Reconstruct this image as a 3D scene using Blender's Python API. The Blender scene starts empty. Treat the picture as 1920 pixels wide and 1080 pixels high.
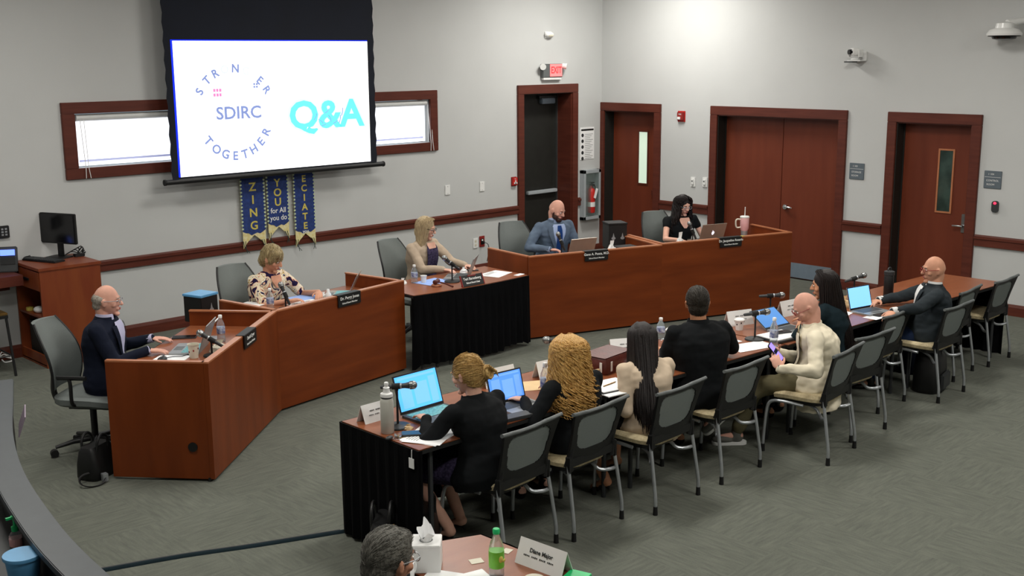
import bpy, bmesh, math, random
from mathutils import Vector, Matrix, noise
random.seed(7)
SC = bpy.context.scene
COL = SC.collection
PI = math.pi
# ---------------------------------------------------------------- camera, light, exposure
CAM_POS = Vector((-12.9174, -11.5068, 2.9566)); CAM_YAW = .7649; CAM_PITCH = .2013; CAM_ROLL = -.0068
def make_camera():
    a, b, c = CAM_YAW, CAM_PITCH, CAM_ROLL
    f = Vector((math.sin(a)*math.cos(b), math.cos(a)*math.cos(b), -math.sin(b)))
    r = Vector((math.cos(a), -math.sin(a), 0)); u = r.cross(f)
    r2 = r*math.cos(c) + u*math.sin(c); u2 = -r*math.sin(c) + u*math.cos(c)
    cd = bpy.data.cameras.new('camera'); cd.sensor_width = 36; cd.lens = 36*2148/1920
    cd.clip_start = .05; cd.clip_end = 100
    o = bpy.data.objects.new('camera', cd)
    m = Matrix((r2, u2, -f)).transposed().to_4x4(); m.translation = CAM_POS
    o.matrix_world = m; COL.objects.link(o); SC.camera = o
make_camera()
W = bpy.data.worlds.new('world'); SC.world = W; W.use_nodes = True
W.node_tree.nodes['Background'].inputs[0].default_value = (.75, .85, 1, 1)
W.node_tree.nodes['Background'].inputs[1].default_value = .6
SC.view_settings.view_transform = 'Standard'; SC.view_settings.look = 'None'
SC.view_settings.gamma = 1; SC.view_settings.use_curve_mapping = False
SC.view_settings.exposure = 0.0
def area(name, loc, sx, sy, power, color, rot=(0, 0, 0)):
    l = bpy.data.lights.new(name, 'AREA'); l.shape = 'RECTANGLE'; l.size = sx; l.size_y = sy
    l.energy = power; l.color = color
    o = bpy.data.objects.new(name, l); o.location = loc; o.rotation_euler = rot; COL.objects.link(o)
CEIL = 4.3
LIGHTS = []
for lx, ly, p in ((-10.6, -9.6, 40), (-7.0, -9.6, 60), (-3.2, -9.6, 62), (-10.6, -5.6, 50), (-7.0, -5.8, 68), (-3.2, -5.8, 66),
                  (-9.8, -2.3, 46), (-5.4, -2.6, 44), (-1.45, -1.75, 84)):
    area('ceiling_lamp', (lx, ly, CEIL-.10), 1.15, .55, p, (1.0, .975, .92)); LIGHTS.append((lx, ly))

# ---------------------------------------------------------------- materials
def lin(c):
    return tuple(((x/255)/12.92 if x/255 <= .04045 else ((x/255+.055)/1.055)**2.4) for x in c)
MATS = {}
def mat(name, c, rough=.6, metal=0, var=.06, scale=12, bump=0, bscale=60, stretch=(1, 1, 1), spec=.5, emit=None, es=1, alpha=1, trans=0, c2=None, sheen=0):
    m = bpy.data.materials.new(name); m.use_nodes = True; nt = m.node_tree; N = nt.nodes; L = nt.links
    b = N['Principled BSDF']; col = lin(c)
    b.inputs['Roughness'].default_value = rough; b.inputs['Metallic'].default_value = metal
    b.inputs['Specular IOR Level'].default_value = spec
    tc = N.new('ShaderNodeTexCoord'); mp = N.new('ShaderNodeMapping'); mp.inputs['Scale'].default_value = stretch
    L.new(tc.outputs['Object'], mp.inputs[0])
    if var > 0 or c2:
        nz = N.new('ShaderNodeTexNoise'); nz.inputs['Scale'].default_value = scale; nz.inputs['Detail'].default_value = 5
        L.new(mp.outputs[0], nz.inputs['Vector'])
        cr = N.new('ShaderNodeValToRGB'); L.new(nz.outputs['Fac'], cr.inputs[0])
        if c2: lo, hi = lin(c2), col
        else: lo = tuple(x*(1-var*2) for x in col); hi = tuple(min(1, x*(1+var*2)) for x in col)
        cr.color_ramp.elements[0].color = (*lo, 1); cr.color_ramp.elements[1].color = (*hi, 1)
        cr.color_ramp.elements[0].position = .3; cr.color_ramp.elements[1].position = .7
        L.new(cr.outputs[0], b.inputs['Base Color'])
    else: b.inputs['Base Color'].default_value = (*col, 1)
    if bump:
        nb = N.new('ShaderNodeTexNoise'); nb.inputs['Scale'].default_value = bscale; nb.inputs['Detail'].default_value = 4
        L.new(mp.outputs[0], nb.inputs['Vector'])
        bp = N.new('ShaderNodeBump'); bp.inputs['Strength'].default_value = bump; bp.inputs['Distance'].default_value = .01
        L.new(nb.outputs['Fac'], bp.inputs['Height']); L.new(bp.outputs[0], b.inputs['Normal'])
    if emit:
        b.inputs['Emission Color'].default_value = (*lin(emit), 1); b.inputs['Emission Strength'].default_value = es
    if trans: b.inputs['Transmission Weight'].default_value = trans; b.inputs['IOR'].default_value = 1.2
    if alpha < 1: b.inputs['Alpha'].default_value = alpha
    MATS[name] = m; return m
mat('lime', (120, 200, 60), .4, var=.1)
mat('dark_counter', (66, 71, 75), .45, var=.03)
mat('slide_card', (150, 135, 150), .6, var=.02)
mat('wall_paint', (196, 197, 196), .85, var=.012, scale=1.5, bump=.08, bscale=180)
mat('ceiling_tile', (225, 225, 222), .9, var=.02)
mat('cherry', (126, 58, 20), .42, var=0, c2=(104, 45, 13), scale=5, stretch=(1.2, 1.2, .18), bump=.03, spec=.3)
mat('cherry_grain', (122, 56, 20), .42, c2=(102, 44, 14), scale=4, stretch=(.35, .35, 3), bump=.03, spec=.3)
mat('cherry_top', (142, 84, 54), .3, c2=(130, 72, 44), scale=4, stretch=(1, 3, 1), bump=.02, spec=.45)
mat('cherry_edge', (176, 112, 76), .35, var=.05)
mat('trim_wood', (98, 48, 36), .42, c2=(82, 38, 28), scale=6, stretch=(.4, .4, 4), spec=.3)
mat('door_wood', (112, 52, 32), .45, c2=(102, 45, 27), scale=4, stretch=(2, 2, .3), spec=.3)
mat('cabinet_wood', (132, 66, 30), .42, c2=(114, 46, 22), scale=4, stretch=(2, 2, .4))
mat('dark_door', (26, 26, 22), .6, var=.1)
mat('black', (14, 14, 15), .5, var=.1)
mat('black_gloss', (10, 10, 12), .15, var=0)
mat('black_cloth', (7, 7, 9), .95, var=.15, scale=3, spec=.1)
mat('rubber', (12, 12, 12), .8, var=.1)
mat('silver', (178, 182, 186), .35, .6, var=.03)
mat('steel', (150, 152, 152), .3, .9, var=.03)
mat('chrome', (205, 208, 210), .15, 1, var=0)
mat('painted_steel', (168, 174, 178), .45, var=.02)
mat('kick_steel', (128, 142, 156), .4, .3, var=.03)
mat('brass', (150, 120, 70), .35, .8, var=.03)
mat('white', (232, 232, 230), .6, var=.01)
mat('white_gloss', (236, 236, 234), .25, var=.01)
mat('paper', (246, 246, 246), .8, var=.006)
mat('offwhite', (214, 208, 190), .7, var=.03)
mat('manila', (214, 184, 140), .8, var=.03)
mat('grey_plastic', (92, 96, 96), .5, var=.04)
mat('dark_grey', (48, 50, 52), .5, var=.05)
mat('mesh_fabric', (112, 119, 116), .8, var=.05, scale=300, alpha=.88, bump=.1, bscale=500)
mat('office_fabric', (104, 110, 108), .75, var=.05, scale=200)
mat('seat_beige', (214, 198, 160), .8, c2=(186, 168, 130), scale=55, bump=.1)
mat('red', (190, 34, 26), .45, var=.04)
mat('dark_red', (140, 34, 30), .5, var=.05)
mat('green', (30, 190, 110), .4, var=.04)
mat('blue_bin', (92, 158, 205), .4, var=.03)
mat('blue_paper', (150, 178, 235), .7, var=.02)
mat('pink', (226, 172, 172), .4, var=.02)
mat('sign_grey', (92, 102, 110), .5, var=.03)
mat('leather_brown', (86, 34, 26), .4, var=.12, bump=.2, bscale=80)
mat('white_bottle', (196, 194, 184), .45, var=.02)
mat('pet', (225, 235, 240), .08, var=0, trans=.85, alpha=.75)
mat('label_blue', (40, 60, 130), .5, c2=(210, 215, 225), scale=40)
mat('glass', (200, 215, 210), .05, var=0, trans=.9, alpha=.6)
mat('frost_glow', (200, 220, 200), .5, var=0, emit=(196, 214, 196), es=.62)
mat('dim_glass', (34, 48, 44), .08, c2=(60, 78, 72), scale=5)
mat('shade_glow', (240, 242, 250), .8, var=0, emit=(244, 247, 255), es=1.25)
mat('shade_hem', (190, 196, 225), .8, var=0, emit=(170, 176, 225), es=.5)
mat('roller_white', (215, 216, 214), .5, var=.02)
mat('screen_image', (250, 250, 250), .8, var=0, emit=(255, 255, 252), es=1.15)
mat('lens_fringe_blue', (10, 40, 230), .8, var=0, emit=(0, 40, 255), es=.9)  # emissive blue imitating the lens colour fringe at the screen edge
mat('screen_black', (12, 18, 32), .9, var=.1, scale=2)
mat('slide_ink', (130, 145, 195), .8, var=0, emit=(112, 130, 185), es=.85)
mat('slide_faint', (215, 222, 240), .8, var=0, emit=(196, 206, 236), es=.9)
mat('slide_pink', (250, 120, 170), .8, var=0, emit=(255, 120, 175), es=1)
mat('slide_cyan', (90, 235, 250), .8, var=0, emit=(95, 235, 252), es=1.05)
mat('slide_halo', (190, 250, 255), .8, var=0, emit=(190, 248, 255), es=1.1)
mat('exit_glow', (255, 120, 120), .5, var=0, emit=(255, 118, 118), es=.95)
mat('exit_letter', (255, 60, 60), .5, var=0, emit=(235, 40, 50), es=.8)
mat('led_red', (255, 40, 60), .5, var=0, emit=(255, 40, 70), es=3)
mat('lcd_blue', (90, 120, 255), .5, var=0, emit=(100, 130, 255), es=2)
mat('laptop_screen', (90, 180, 255), .3, var=0, emit=(84, 178, 250), es=1.0)
mat('laptop_screen_b', (80, 140, 230), .3, var=0, emit=(86, 146, 232), es=.95)
mat('laptop_screen_c', (120, 190, 255), .3, var=0, emit=(128, 190, 255), es=1.1)
mat('laptop_screen_d', (80, 130, 190), .3, var=0, emit=(72, 118, 178), es=.8)
mat('screen_pane', (110, 160, 230), .3, var=0, emit=(120, 195, 245), es=.95)
mat('screen_pane_b', (110, 160, 230), .3, var=0, emit=(112, 164, 236), es=.95)
mat('phone_screen', (150, 130, 240), .3, var=0, emit=(150, 128, 245), es=1.0)
mat('logo_glow', (255, 255, 255), .3, var=0, emit=(235, 232, 255), es=1.3)
mat('laptop_grey', (150, 152, 152), .35, .4, var=.03)
mat('laptop_tan', (160, 150, 138), .35, .4, var=.03)
mat('keys_dark', (52, 56, 58), .5, var=.2, scale=90)
mat('keys_teal', (120, 190, 190), .5, c2=(70, 120, 120), scale=90)
mat('gold', (206, 190, 90), .5, var=.06, scale=60)
mat('banner_blue', (34, 60, 128), .7, c2=(20, 42, 96), scale=25)
mat('banner_gold', (216, 196, 120), .7, c2=(228, 220, 180), scale=30)
mat('banner_dot', (190, 205, 170), .7, var=.05)
mat('lamp_emit', (255, 252, 240), .5, var=0, emit=(255, 250, 238), es=6)
def skinm(n, c): mat(n, c, .55, var=.05, scale=14, spec=.3)
skinm('skin_a', (214, 160, 140)); skinm('skin_b', (206, 150, 122)); skinm('skin_c', (196, 138, 104)); skinm('skin_d', (222, 172, 150))
mat('eye_white', (225, 222, 216), .3, var=0); mat('iris', (40, 28, 20), .2, var=0); mat('lip', (168, 86, 80), .5, var=.04)
def hairm(n, c, c2, st=(6, 6, 1)): mat(n, c, .5, c2=c2, scale=22, stretch=st, bump=.35, bscale=55, spec=.35)
hairm('hair_white', (176, 168, 156), (130, 122, 112)); hairm('hair_grey', (118, 116, 108), (66, 64, 58)); hairm('hair_short_blond', (182, 164, 120), (112, 94, 66))
hairm('hair_ash', (196, 176, 138), (144, 124, 96)); hairm('hair_blond', (206, 172, 108), (150, 112, 62)); hairm('hair_curly', (214, 172, 100), (150, 104, 48))
hairm('hair_dark', (34, 24, 22), (16, 11, 11)); hairm('hair_black', (24, 22, 20), (12, 11, 10)); hairm('hair_brown', (50, 42, 32), (24, 20, 15)); hairm('beard', (74, 46, 34), (44, 28, 22))
def clothm(n, c, **k): mat(n, c, .9, var=k.pop('var', .07), scale=k.pop('scale', 9), bump=.12, bscale=k.pop('bscale', 22), spec=.15, **k)
clothm('navy_cloth', (22, 27, 42)); clothm('black_suit', (20, 22, 24)); clothm('charcoal_suit', (44, 50, 54)); clothm('grey_suit', (92, 106, 124))
clothm('cream_cloth', (226, 216, 192), var=.03); clothm('beige_cloth', (206, 186, 162), var=.03); clothm('cardigan', (176, 158, 138), var=.05)
clothm('khaki', (104, 98, 74)); clothm('shirt_blue', (168, 184, 216), var=.03); clothm('shirt_lilac', (190, 188, 214), var=.03); clothm('shirt_white', (226, 226, 224), var=.02)
clothm('tie_blue', (30, 62, 120), var=.05); clothm('floral', (214, 200, 176), c2=(40, 30, 60), scale=26); clothm('blouse_dark', (26, 24, 44), c2=(80, 70, 100), scale=60); clothm('dark_trouser', (20, 20, 24)); clothm('denim', (34, 48, 78)); clothm('teal_cloth', (24, 38, 44))
mat('shoe_black', (14, 14, 14), .3, var=.05); mat('shoe_brown', (92, 62, 46), .5, var=.08); mat('shoe_grey', (96, 96, 90), .7, var=.05); mat('shoe_pink', (150, 90, 110), .6, var=.05)
# floral: more colours
def floral_mat():
    m = MATS['floral']; nt = m.node_tree; N = nt.nodes; L = nt.links; b = N['Principled BSDF']
    tc = N.new('ShaderNodeTexCoord'); v = N.new('ShaderNodeTexNoise'); v.inputs['Scale'].default_value = 11; v.inputs['Detail'].default_value = 1.5
    v.inputs['Distortion'].default_value = 1.2
    L.new(tc.outputs['Object'], v.inputs['Vector']); cr = N.new('ShaderNodeValToRGB'); cr.color_ramp.interpolation = 'CONSTANT'
    for el in list(cr.color_ramp.elements)[1:]: cr.color_ramp.elements.remove(el)
    cr.color_ramp.elements[0].color = (*lin((34, 26, 60)), 1); cr.color_ramp.elements[0].position = 0
    for p, c in ((.42, (206, 150, 120)), (.46, (228, 214, 190)), (.55, (190, 160, 96)), (.58, (232, 224, 206)), (.63, (40, 34, 66)), (.7, (214, 176, 150))):
        e = cr.color_ramp.elements.new(p); e.color = (*lin(c), 1)
    L.new(v.outputs['Fac'], cr.inputs[0]); L.new(cr.outputs[0], b.inputs['Base Color'])
floral_mat()
def carpet():
    m = bpy.data.materials.new('carpet'); m.use_nodes = True; nt = m.node_tree; N = nt.nodes; L = nt.links; b = N['Principled BSDF']
    b.inputs['Roughness'].default_value = .95; b.inputs['Specular IOR Level'].default_value = .1
    tc = N.new('ShaderNodeTexCoord')
    def nz(scale, st, det=4):
        mp = N.new('ShaderNodeMapping'); mp.inputs['Scale'].default_value = st; L.new(tc.outputs['Object'], mp.inputs[0])
        n = N.new('ShaderNodeTexNoise'); n.inputs['Scale'].default_value = scale; n.inputs['Detail'].default_value = det; L.new(mp.outputs[0], n.inputs['Vector']); return n
    a = nz(6, (7, 1, 1)); c = nz(6, (1, 7, 1)); d = nz(90, (1, 1, 1)); ck = N.new('ShaderNodeTexChecker'); ck.inputs['Scale'].default_value = 1.64; a.inputs['Detail'].default_value = 6; c.inputs['Detail'].default_value = 6
    L.new(tc.outputs['Object'], ck.inputs['Vector'])
    mx = N.new('ShaderNodeMix'); L.new(ck.outputs['Fac'], mx.inputs[0]); L.new(a.outputs['Fac'], mx.inputs[2]); L.new(c.outputs['Fac'], mx.inputs[3])
    ad = N.new('ShaderNodeMath'); ad.operation = 'MULTIPLY_ADD'; ad.inputs[1].default_value = .35; L.new(d.outputs['Fac'], ad.inputs[0]); L.new(mx.outputs[0], ad.inputs[2])
    cr = N.new('ShaderNodeValToRGB'); cr.color_ramp.elements[0].position = .42; cr.color_ramp.elements[1].position = .92
    cr.color_ramp.elements[0].color = (*lin((90, 93, 86)), 1); cr.color_ramp.elements[1].color = (*lin((110, 112, 103)), 1)
    L.new(ad.outputs[0], cr.inputs[0]); L.new(cr.outputs[0], b.inputs['Base Color'])
    bp = N.new('ShaderNodeBump'); bp.inputs['Strength'].default_value = .3; bp.inputs['Distance'].default_value = .005
    L.new(d.outputs['Fac'], bp.inputs['Height']); L.new(bp.outputs[0], b.inputs['Normal']); MATS['carpet'] = m
carpet()

# ---------------------------------------------------------------- geometry accumulator
class G:
    def __init__(s): s.v = []; s.f = []; s.mi = []; s.m = 0; s.T = Matrix.Identity(4)
    def add(s, vs, fs):
        o = len(s.v); s.v += [s.T @ Vector(p) for p in vs]
        s.f += [tuple(i+o for i in f) for f in fs]; s.mi += [s.m]*len(fs); return s
    def box(s, c, d, rz=0, M=None):
        x, y, z = d[0]/2, d[1]/2, d[2]/2
        R = M if M else Matrix.Rotation(rz, 3, 'Z')
        vs = [Vector(c)+R @ Vector((a*x, b*y, e*z)) for a in (-1, 1) for b in (-1, 1) for e in (-1, 1)]
        return s.add(vs, [(0, 1, 3, 2), (4, 6, 7, 5), (0, 4, 5, 1), (2, 3, 7, 6), (0, 2, 6, 4), (1, 5, 7, 3)])
    def bb(s, a, b):
        return s.box([(a[i]+b[i])/2 for i in range(3)], [abs(b[i]-a[i]) for i in range(3)])
    def prism(s, poly, z0, z1):
        n = len(poly); ar = sum(poly[i][0]*poly[(i+1) % n][1]-poly[(i+1) % n][0]*poly[i][1] for i in range(n))
        if ar < 0: poly = poly[::-1]
        vs = [(p[0], p[1], z0) for p in poly]+[(p[0], p[1], z1) for p in poly]
        fs = [tuple(range(n))[::-1], tuple(range(n, 2*n))]+[(i, (i+1) % n, n+(i+1) % n, n+i) for i in range(n)]
        return s.add(vs, fs)
    def rings(s, rs, close=True, caps=True):
        n = len(rs[0]); vs = [p for r in rs for p in r]; fs = []
        for k in range(len(rs)-1):
            for i in range(n if close else n-1):
                j = (i+1) % n; fs.append((k*n+i, k*n+j, (k+1)*n+j, (k+1)*n+i))
        if caps: fs.append(tuple(range(n))[::-1]); fs.append(tuple((len(rs)-1)*n+i for i in range(n)))
        return s.add(vs, fs)
    def tube(s, pts, r, n=8, caps=True, flat=1):
        pts = [Vector(p) for p in pts]; rs = []; up = None
        for i, p in enumerate(pts):
            t = (pts[min(i+1, len(pts)-1)]-pts[max(i-1, 0)])
            t = t.normalized() if t.length > 1e-9 else Vector((0, 0, 1))
            if up is None: up = t.orthogonal().normalized()
            else:
                up = up-t*up.dot(t); up = up.normalized() if up.length > 1e-6 else t.orthogonal().normalized()
            w = t.cross(up); q = r[i] if isinstance(r, (list, tuple)) else r
            rs.append([p+up*(q*math.cos(2*PI*k/n))+w*(q*flat*math.sin(2*PI*k/n)) for k in range(n)])
        return s.rings(rs, True, caps)
    def cyl(s, p, q, r, r2=None, n=16): return s.tube([p, q], [r, r if r2 is None else r2], n)
    def lathe(s, prof, c=(0, 0, 0), n=20):
        return s.rings([[Vector(c)+Vector((r*math.cos(2*PI*k/n), r*math.sin(2*PI*k/n), z)) for k in range(n)] for r, z in prof])
    def ball(s, c, r, nu=16, nv=10, M=None):
        if not isinstance(r, (list, tuple)): r = (r, r, r)
        rs = []
        for j in range(nv+1):
            a = -PI/2+PI*j/nv; a = max(-PI/2+.02, min(PI/2-.02, a)); rs.append([])
            for k in range(nu):
                b = 2*PI*k/nu; p = Vector((r[0]*math.cos(a)*math.cos(b), r[1]*math.cos(a)*math.sin(b), r[2]*math.sin(a)))
                rs[-1].append(Vector(c)+(M @ p if M else p))
        return s.rings(rs)
    def cap(s, p, q, r1, r2, n=14):            # rounded tapered capsule
        p = Vector(p); q = Vector(q); d = (q-p); L = d.length
        if L < 1e-6: return s.ball(p, max(r1, r2))
        d /= L; pts = []; rr = []
        for a in (-80, -55, -28, 0): t = math.radians(a); pts.append(p+d*(r1*math.sin(t))); rr.append(r1*math.cos(t))
        for a in (0, 28, 55, 80): t = math.radians(a); pts.append(q+d*(r2*math.sin(t))); rr.append(r2*math.cos(t))
        return s.tube(pts, rr, n)
    def quad(s, a, b, c, d): return s.add([a, b, c, d], [(0, 1, 2, 3)])
def spline(pts, n=6):
    P = [Vector(p) for p in pts]; P = [P[0]*2-P[1]]+P+[P[-1]*2-P[-2]]; out = []
    for i in range(1, len(P)-2):
        a, b, c, d = P[i-1:i+3]
        for k in range(n):
            t = k/n; out.append(.5*((2*b)+(c-a)*t+(2*a-5*b+4*c-d)*t*t+(3*b-a-3*c+d)*t**3))
    out.append(P[-2]); return out
def rrect(w, h, r, n=4):
    out = []
    for cx, cy, a0 in ((w/2-r, h/2-r, 0), (-w/2+r, h/2-r, 90), (-w/2+r, -h/2+r, 180), (w/2-r, -h/2+r, 270)):
        for k in range(n+1):
            a = math.radians(a0+90*k/n); out.append((cx+r*math.cos(a), cy+r*math.sin(a)))
    return out
def mk_mesh(name, g):
    me = bpy.data.meshes.new(name); me.from_pydata([tuple(v) for v in g.v], [], g.f); me.validate(); return me
def part(name, g, mats, parent=None, label=None, smooth=False, bevel=0, loc=None, rot=None):
    if isinstance(g, G):
        me = mk_mesh(name, g)
        if len(me.polygons) == len(g.mi): me.polygons.foreach_set('material_index', g.mi)
        bm = bmesh.new(); bm.from_mesh(me); bmesh.ops.recalc_face_normals(bm, faces=bm.faces)
        if bevel: bmesh.ops.bevel(bm, geom=[e for e in bm.edges if len(e.link_faces) == 2 and e.calc_face_angle(0) > .6], offset=bevel, segments=2, affect='EDGES', clamp_overlap=True)
        bm.to_mesh(me); bm.free()
    else: me = g
    if isinstance(mats, str): mats = [mats]
    if not me.materials:
        for m in mats: me.materials.append(MATS[m])
    if smooth:
        me.polygons.foreach_set('use_smooth', [True]*len(me.polygons))
        try: me.set_sharp_from_angle(angle=math.radians(45))
        except Exception: pass
    o = bpy.data.objects.new(name, me); COL.objects.link(o)
    if parent: o.parent = parent
    if loc: o.location = loc
    if rot: o.rotation_euler = rot
    if label: o['label'] = label
    return o
def tag(o, label, cat, group=None):
    o['label'] = label; o['category'] = cat
    if group: o['group'] = group
    return o
def thing(name, label, cat, loc=(0, 0, 0), rz=0, group=None):
    o = bpy.data.objects.new(name, None); o.empty_display_size = .05; COL.objects.link(o)
    o.location = loc; o.rotation_euler = (0, 0, rz); return tag(o, label, cat, group)
def struct(name, g, m, parent=None, **k):
    o = part(name, g, m, parent, **k)
    if not parent: o['kind'] = 'structure'
    return o
def dup(root, loc, rz, label, group=None):
    def cp(o, par):
        c = o.copy(); COL.objects.link(c)
        if par: c.parent = par
        for ch in o.children: cp(ch, c)
        return c
    r = cp(root, None); r.location = loc; r.rotation_euler = (0, 0, rz); r['label'] = label
    if group: r['group'] = group
    return r
TXT = {}
def text(parent, s, size, loc, rot, m, name='lettering', sx=1, bold=0):
    cu = bpy.data.curves.new('t', 'FONT'); cu.body = s; cu.size = size; cu.align_x = 'CENTER'; cu.align_y = 'CENTER'; cu.offset = bold; cu.extrude = .0004; cu.resolution_u = 3
    ob = bpy.data.objects.new('t', cu); COL.objects.link(ob)
    me = bpy.data.meshes.new_from_object(ob.evaluated_get(bpy.context.evaluated_depsgraph_get()))
    bpy.data.objects.remove(ob); me.materials.clear(); me.name = name
    o = part(name, me, m, parent, loc=loc, rot=rot); o.scale = (sx, 1, 1); return o
def yaw(fx, fy): return math.atan2(-fx, fy)
# ---------------------------------------------------------------- room shell
XW, YS = -14.2, -13.6
g = G(); g.bb((XW, YS, -.1), (.6, .6, 0)); struct('floor', g, 'carpet')
g = G(); g.bb((XW, YS, CEIL), (.6, .6, CEIL+.1)); struct('ceiling', g, 'ceiling_tile')
D1 = (-1.637, -.654, 2.41)                                      # door opening in the back wall x0,x1,top
WN = (-8.0, -3.33, 1.845, 2.395)                                # window opening x0,x1,z0,z1
g = G()
g.bb((XW, 0, 0), (WN[0], .3, CEIL)); g.bb((WN[0], 0, 0), (WN[1], .3, WN[2])); g.bb((WN[0], 0, WN[3]), (WN[1], .3, CEIL))
g.bb((WN[1], 0, 0), (D1[0], .3, CEIL)); g.bb((D1[0], 0, D1[2]), (D1[1], .3, CEIL)); g.bb((D1[1], 0, 0), (.3, .3, CEIL))
struct('wall_back', g, 'wall_paint')
DR = [(-.075, -1.02, 2.13), (-2.12, -3.96, 2.13), (-4.735, -5.655, 2.13)]
g = G(); y = 0
for a, b, h in DR:
    g.bb((0, y, 0), (.3, a, CEIL)); g.bb((0, a, h), (.3, b, CEIL)); y = b
g.bb((0, y, 0), (.3, YS, CEIL)); struct('wall_right', g, 'wall_paint')
g = G(); g.bb((XW-.1, YS, 0), (XW, .3, CEIL)); struct('wall_left', g, 'wall_paint')
g = G(); g.bb((XW, YS-.1, 0), (.3, YS, CEIL)); struct('wall_front', g, 'wall_paint')
# baseboards and chair rails
def rail_back(name, x0, x1, z0, z1, d):
    g = G(); h = z1-z0
    g.rings([[(x, 0, z0), (x, -d, z0), (x, -d, z1-h*.25), (x, -d*.6, z1), (x, 0, z1)] for x in (x0, x1)]); struct(name, g, 'trim_wood')
def rail_right(name, y0, y1, z0, z1, d):
    g = G(); h = z1-z0
    g.rings([[(0, y, z0), (-d, y, z0), (-d, y, z1-h*.25), (-d*.6, y, z1), (0, y, z1)] for y in (y0, y1)]); struct(name, g, 'trim_wood')
rail_back('baseboard_back', XW, -1.757, 0, .13, .025); rail_back('baseboard_corner', -.534, -.02, 0, .13, .025)
rail_right('baseboard_right', -1.14, -2.0, 0, .13, .025); rail_right('baseboard_right.001', -4.08, -4.61, 0, .13, .025); rail_right('baseboard_right.002', -5.78, YS, 0, .13, .025)
def profile_rail(o): pass
for nm, x0, x1 in (('trim_1', XW, -1.757), ('trim_2', -.534, -.47), ('trim_3', -.1, -.04)):
    rail_back(nm, x0, x1, .755, .87, .028)
    g = G(); g.bb((x0, -.04, .825), (x1, 0, .855)); part('rail_moulding', g, 'trim_wood', bpy.data.objects[nm])
for nm, y0, y1 in (('trim_4', -1.14, -2.0), ('trim_5', -4.08, -4.61), ('trim_6', -5.78, YS)):
    rail_right(nm, y0, y1, .755, .885, .028)
    g = G(); g.bb((-.04, y0, .84), (0, y1, .868)); part('rail_moulding', g, 'trim_wood', bpy.data.objects[nm])
# ---- window with roller shades
w = bpy.data.objects.new('window_1', None); COL.objects.link(w); w['kind'] = 'structure'
x0, x1, z0, z1 = -8.136, -3.21, 1.735, 2.51
for nm, a, b in (('casing', (x0, -.03, WN[3]), (x1, .02, z1)), ('casing', (x0, -.03, z0), (x1, .02, WN[2])), ('casing', (x0, -.03, WN[2]), (WN[0], .02, WN[3])), ('casing', (WN[1], -.03, WN[2]), (x1, .02, WN[3]))):
    g = G(); g.bb(a, b); part(nm, g, 'trim_wood', w, bevel=.004)
g = G(); g.bb((WN[0], .16, WN[2]), (WN[1], .18, WN[3])); part('pane', g, 'glass', w)
g = G()
for xx in (-8.0, -6.45, -4.9, -3.36): g.bb((xx, .14, WN[2]), (xx+.04, .2, WN[3]))
part('mullion', g, 'trim_wood', w)
for sx0, sx1, lab in ((-7.975, -5.68, 'pull cords at left'), (-5.62, -3.36, 'pull cords at right')):
    s = thing('roller_shade', 'white roller shade glowing in the window '+('left' if sx0 < -7 else 'right')+' of the screen', 'window shade', ((sx0+sx1)/2, 0, 0)); hw = (sx1-sx0)/2
    g = G(); g.cyl((-hw, .035, 2.352), (hw, .035, 2.352), .036); part('roller_tube', g, 'roller_white', s, smooth=True)
    g = G(); g.bb((-hw, .06, 1.86), (hw, .064, 2.35)); part('shade_cloth', g, 'shade_glow', s)
    g = G(); g.bb((-hw+.02, .053, 1.9), (hw-.04, .066, 1.922)); part('hem_bar', g, 'shade_hem', s)
    c = -hw+.04 if sx0 < -7 else hw+.012
    g = G(); g.tube([(c, .01, 2.33), (c, -.045, 1.85), (c-.005, -.045, 1.74)], .004, 5); g.tube([(c+.04, .01, 2.33), (c+.03, -.045, 1.85), (c+.045, -.045, 1.74)], .004, 5); part('pull_cord', g, 'white', s)
# ---- doors
def casing(o, pts):
    for a, b in pts:
        g = G(); g.bb(a, b); part('casing', g, 'trim_wood', o, bevel=.005)
def root(n):
    o = bpy.data.objects.new(n, None); COL.objects.link(o); o['kind'] = 'structure'; return o
d = root('door_1')
casing(d, [((-1.757, -.03, 2.41), (-.534, .02, 2.535)), ((-1.757, -.03, 0), (-1.637, .02, 2.41)), ((-.654, -.03, 0), (-.534, .02, 2.41))])
g = G(); g.bb((-1.637, .3, 0), (-.654, .345, 2.41)); part('door_leaf', g, 'dark_door', d)
g = G(); g.bb((-.668, -.004, 0), (-.645, .299, 2.41)); part('jamb', g, 'trim_wood', d); g = G(); g.bb((-1.646, -.004, 0), (-1.623, .299, 2.41)); part('jamb', g, 'trim_wood', d)
g = G(); g.bb((-1.637, .02, 2.40), (-.654, .3, 2.415)); part('head_jamb', g, 'dark_door', d)
g = G(); g.bb((-1.637, .6, 0), (-.654, .61, 2.41)); part('backing', g, 'dark_door', d)
g = G(); g.bb((-1.30, .24, .955), (-.69, .3, 1.005)); part('push_bar', g, 'painted_steel', d, bevel=.008)
g = G(); g.bb((-1.02, .235, 2.25), (-.74, .3, 2.33)); part('door_closer', g, 'kick_steel', d, bevel=.01)
g = G(); g.bb((-1.06, .25, 2.33), (-.7, .29, 2.365)); part('closer_arm', g, 'dark_grey', d)
g = G(); g.bb((-.676, .262, 0), (-.658, .298, 2.38)); part('weather_strip', g, 'steel', d)
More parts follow.
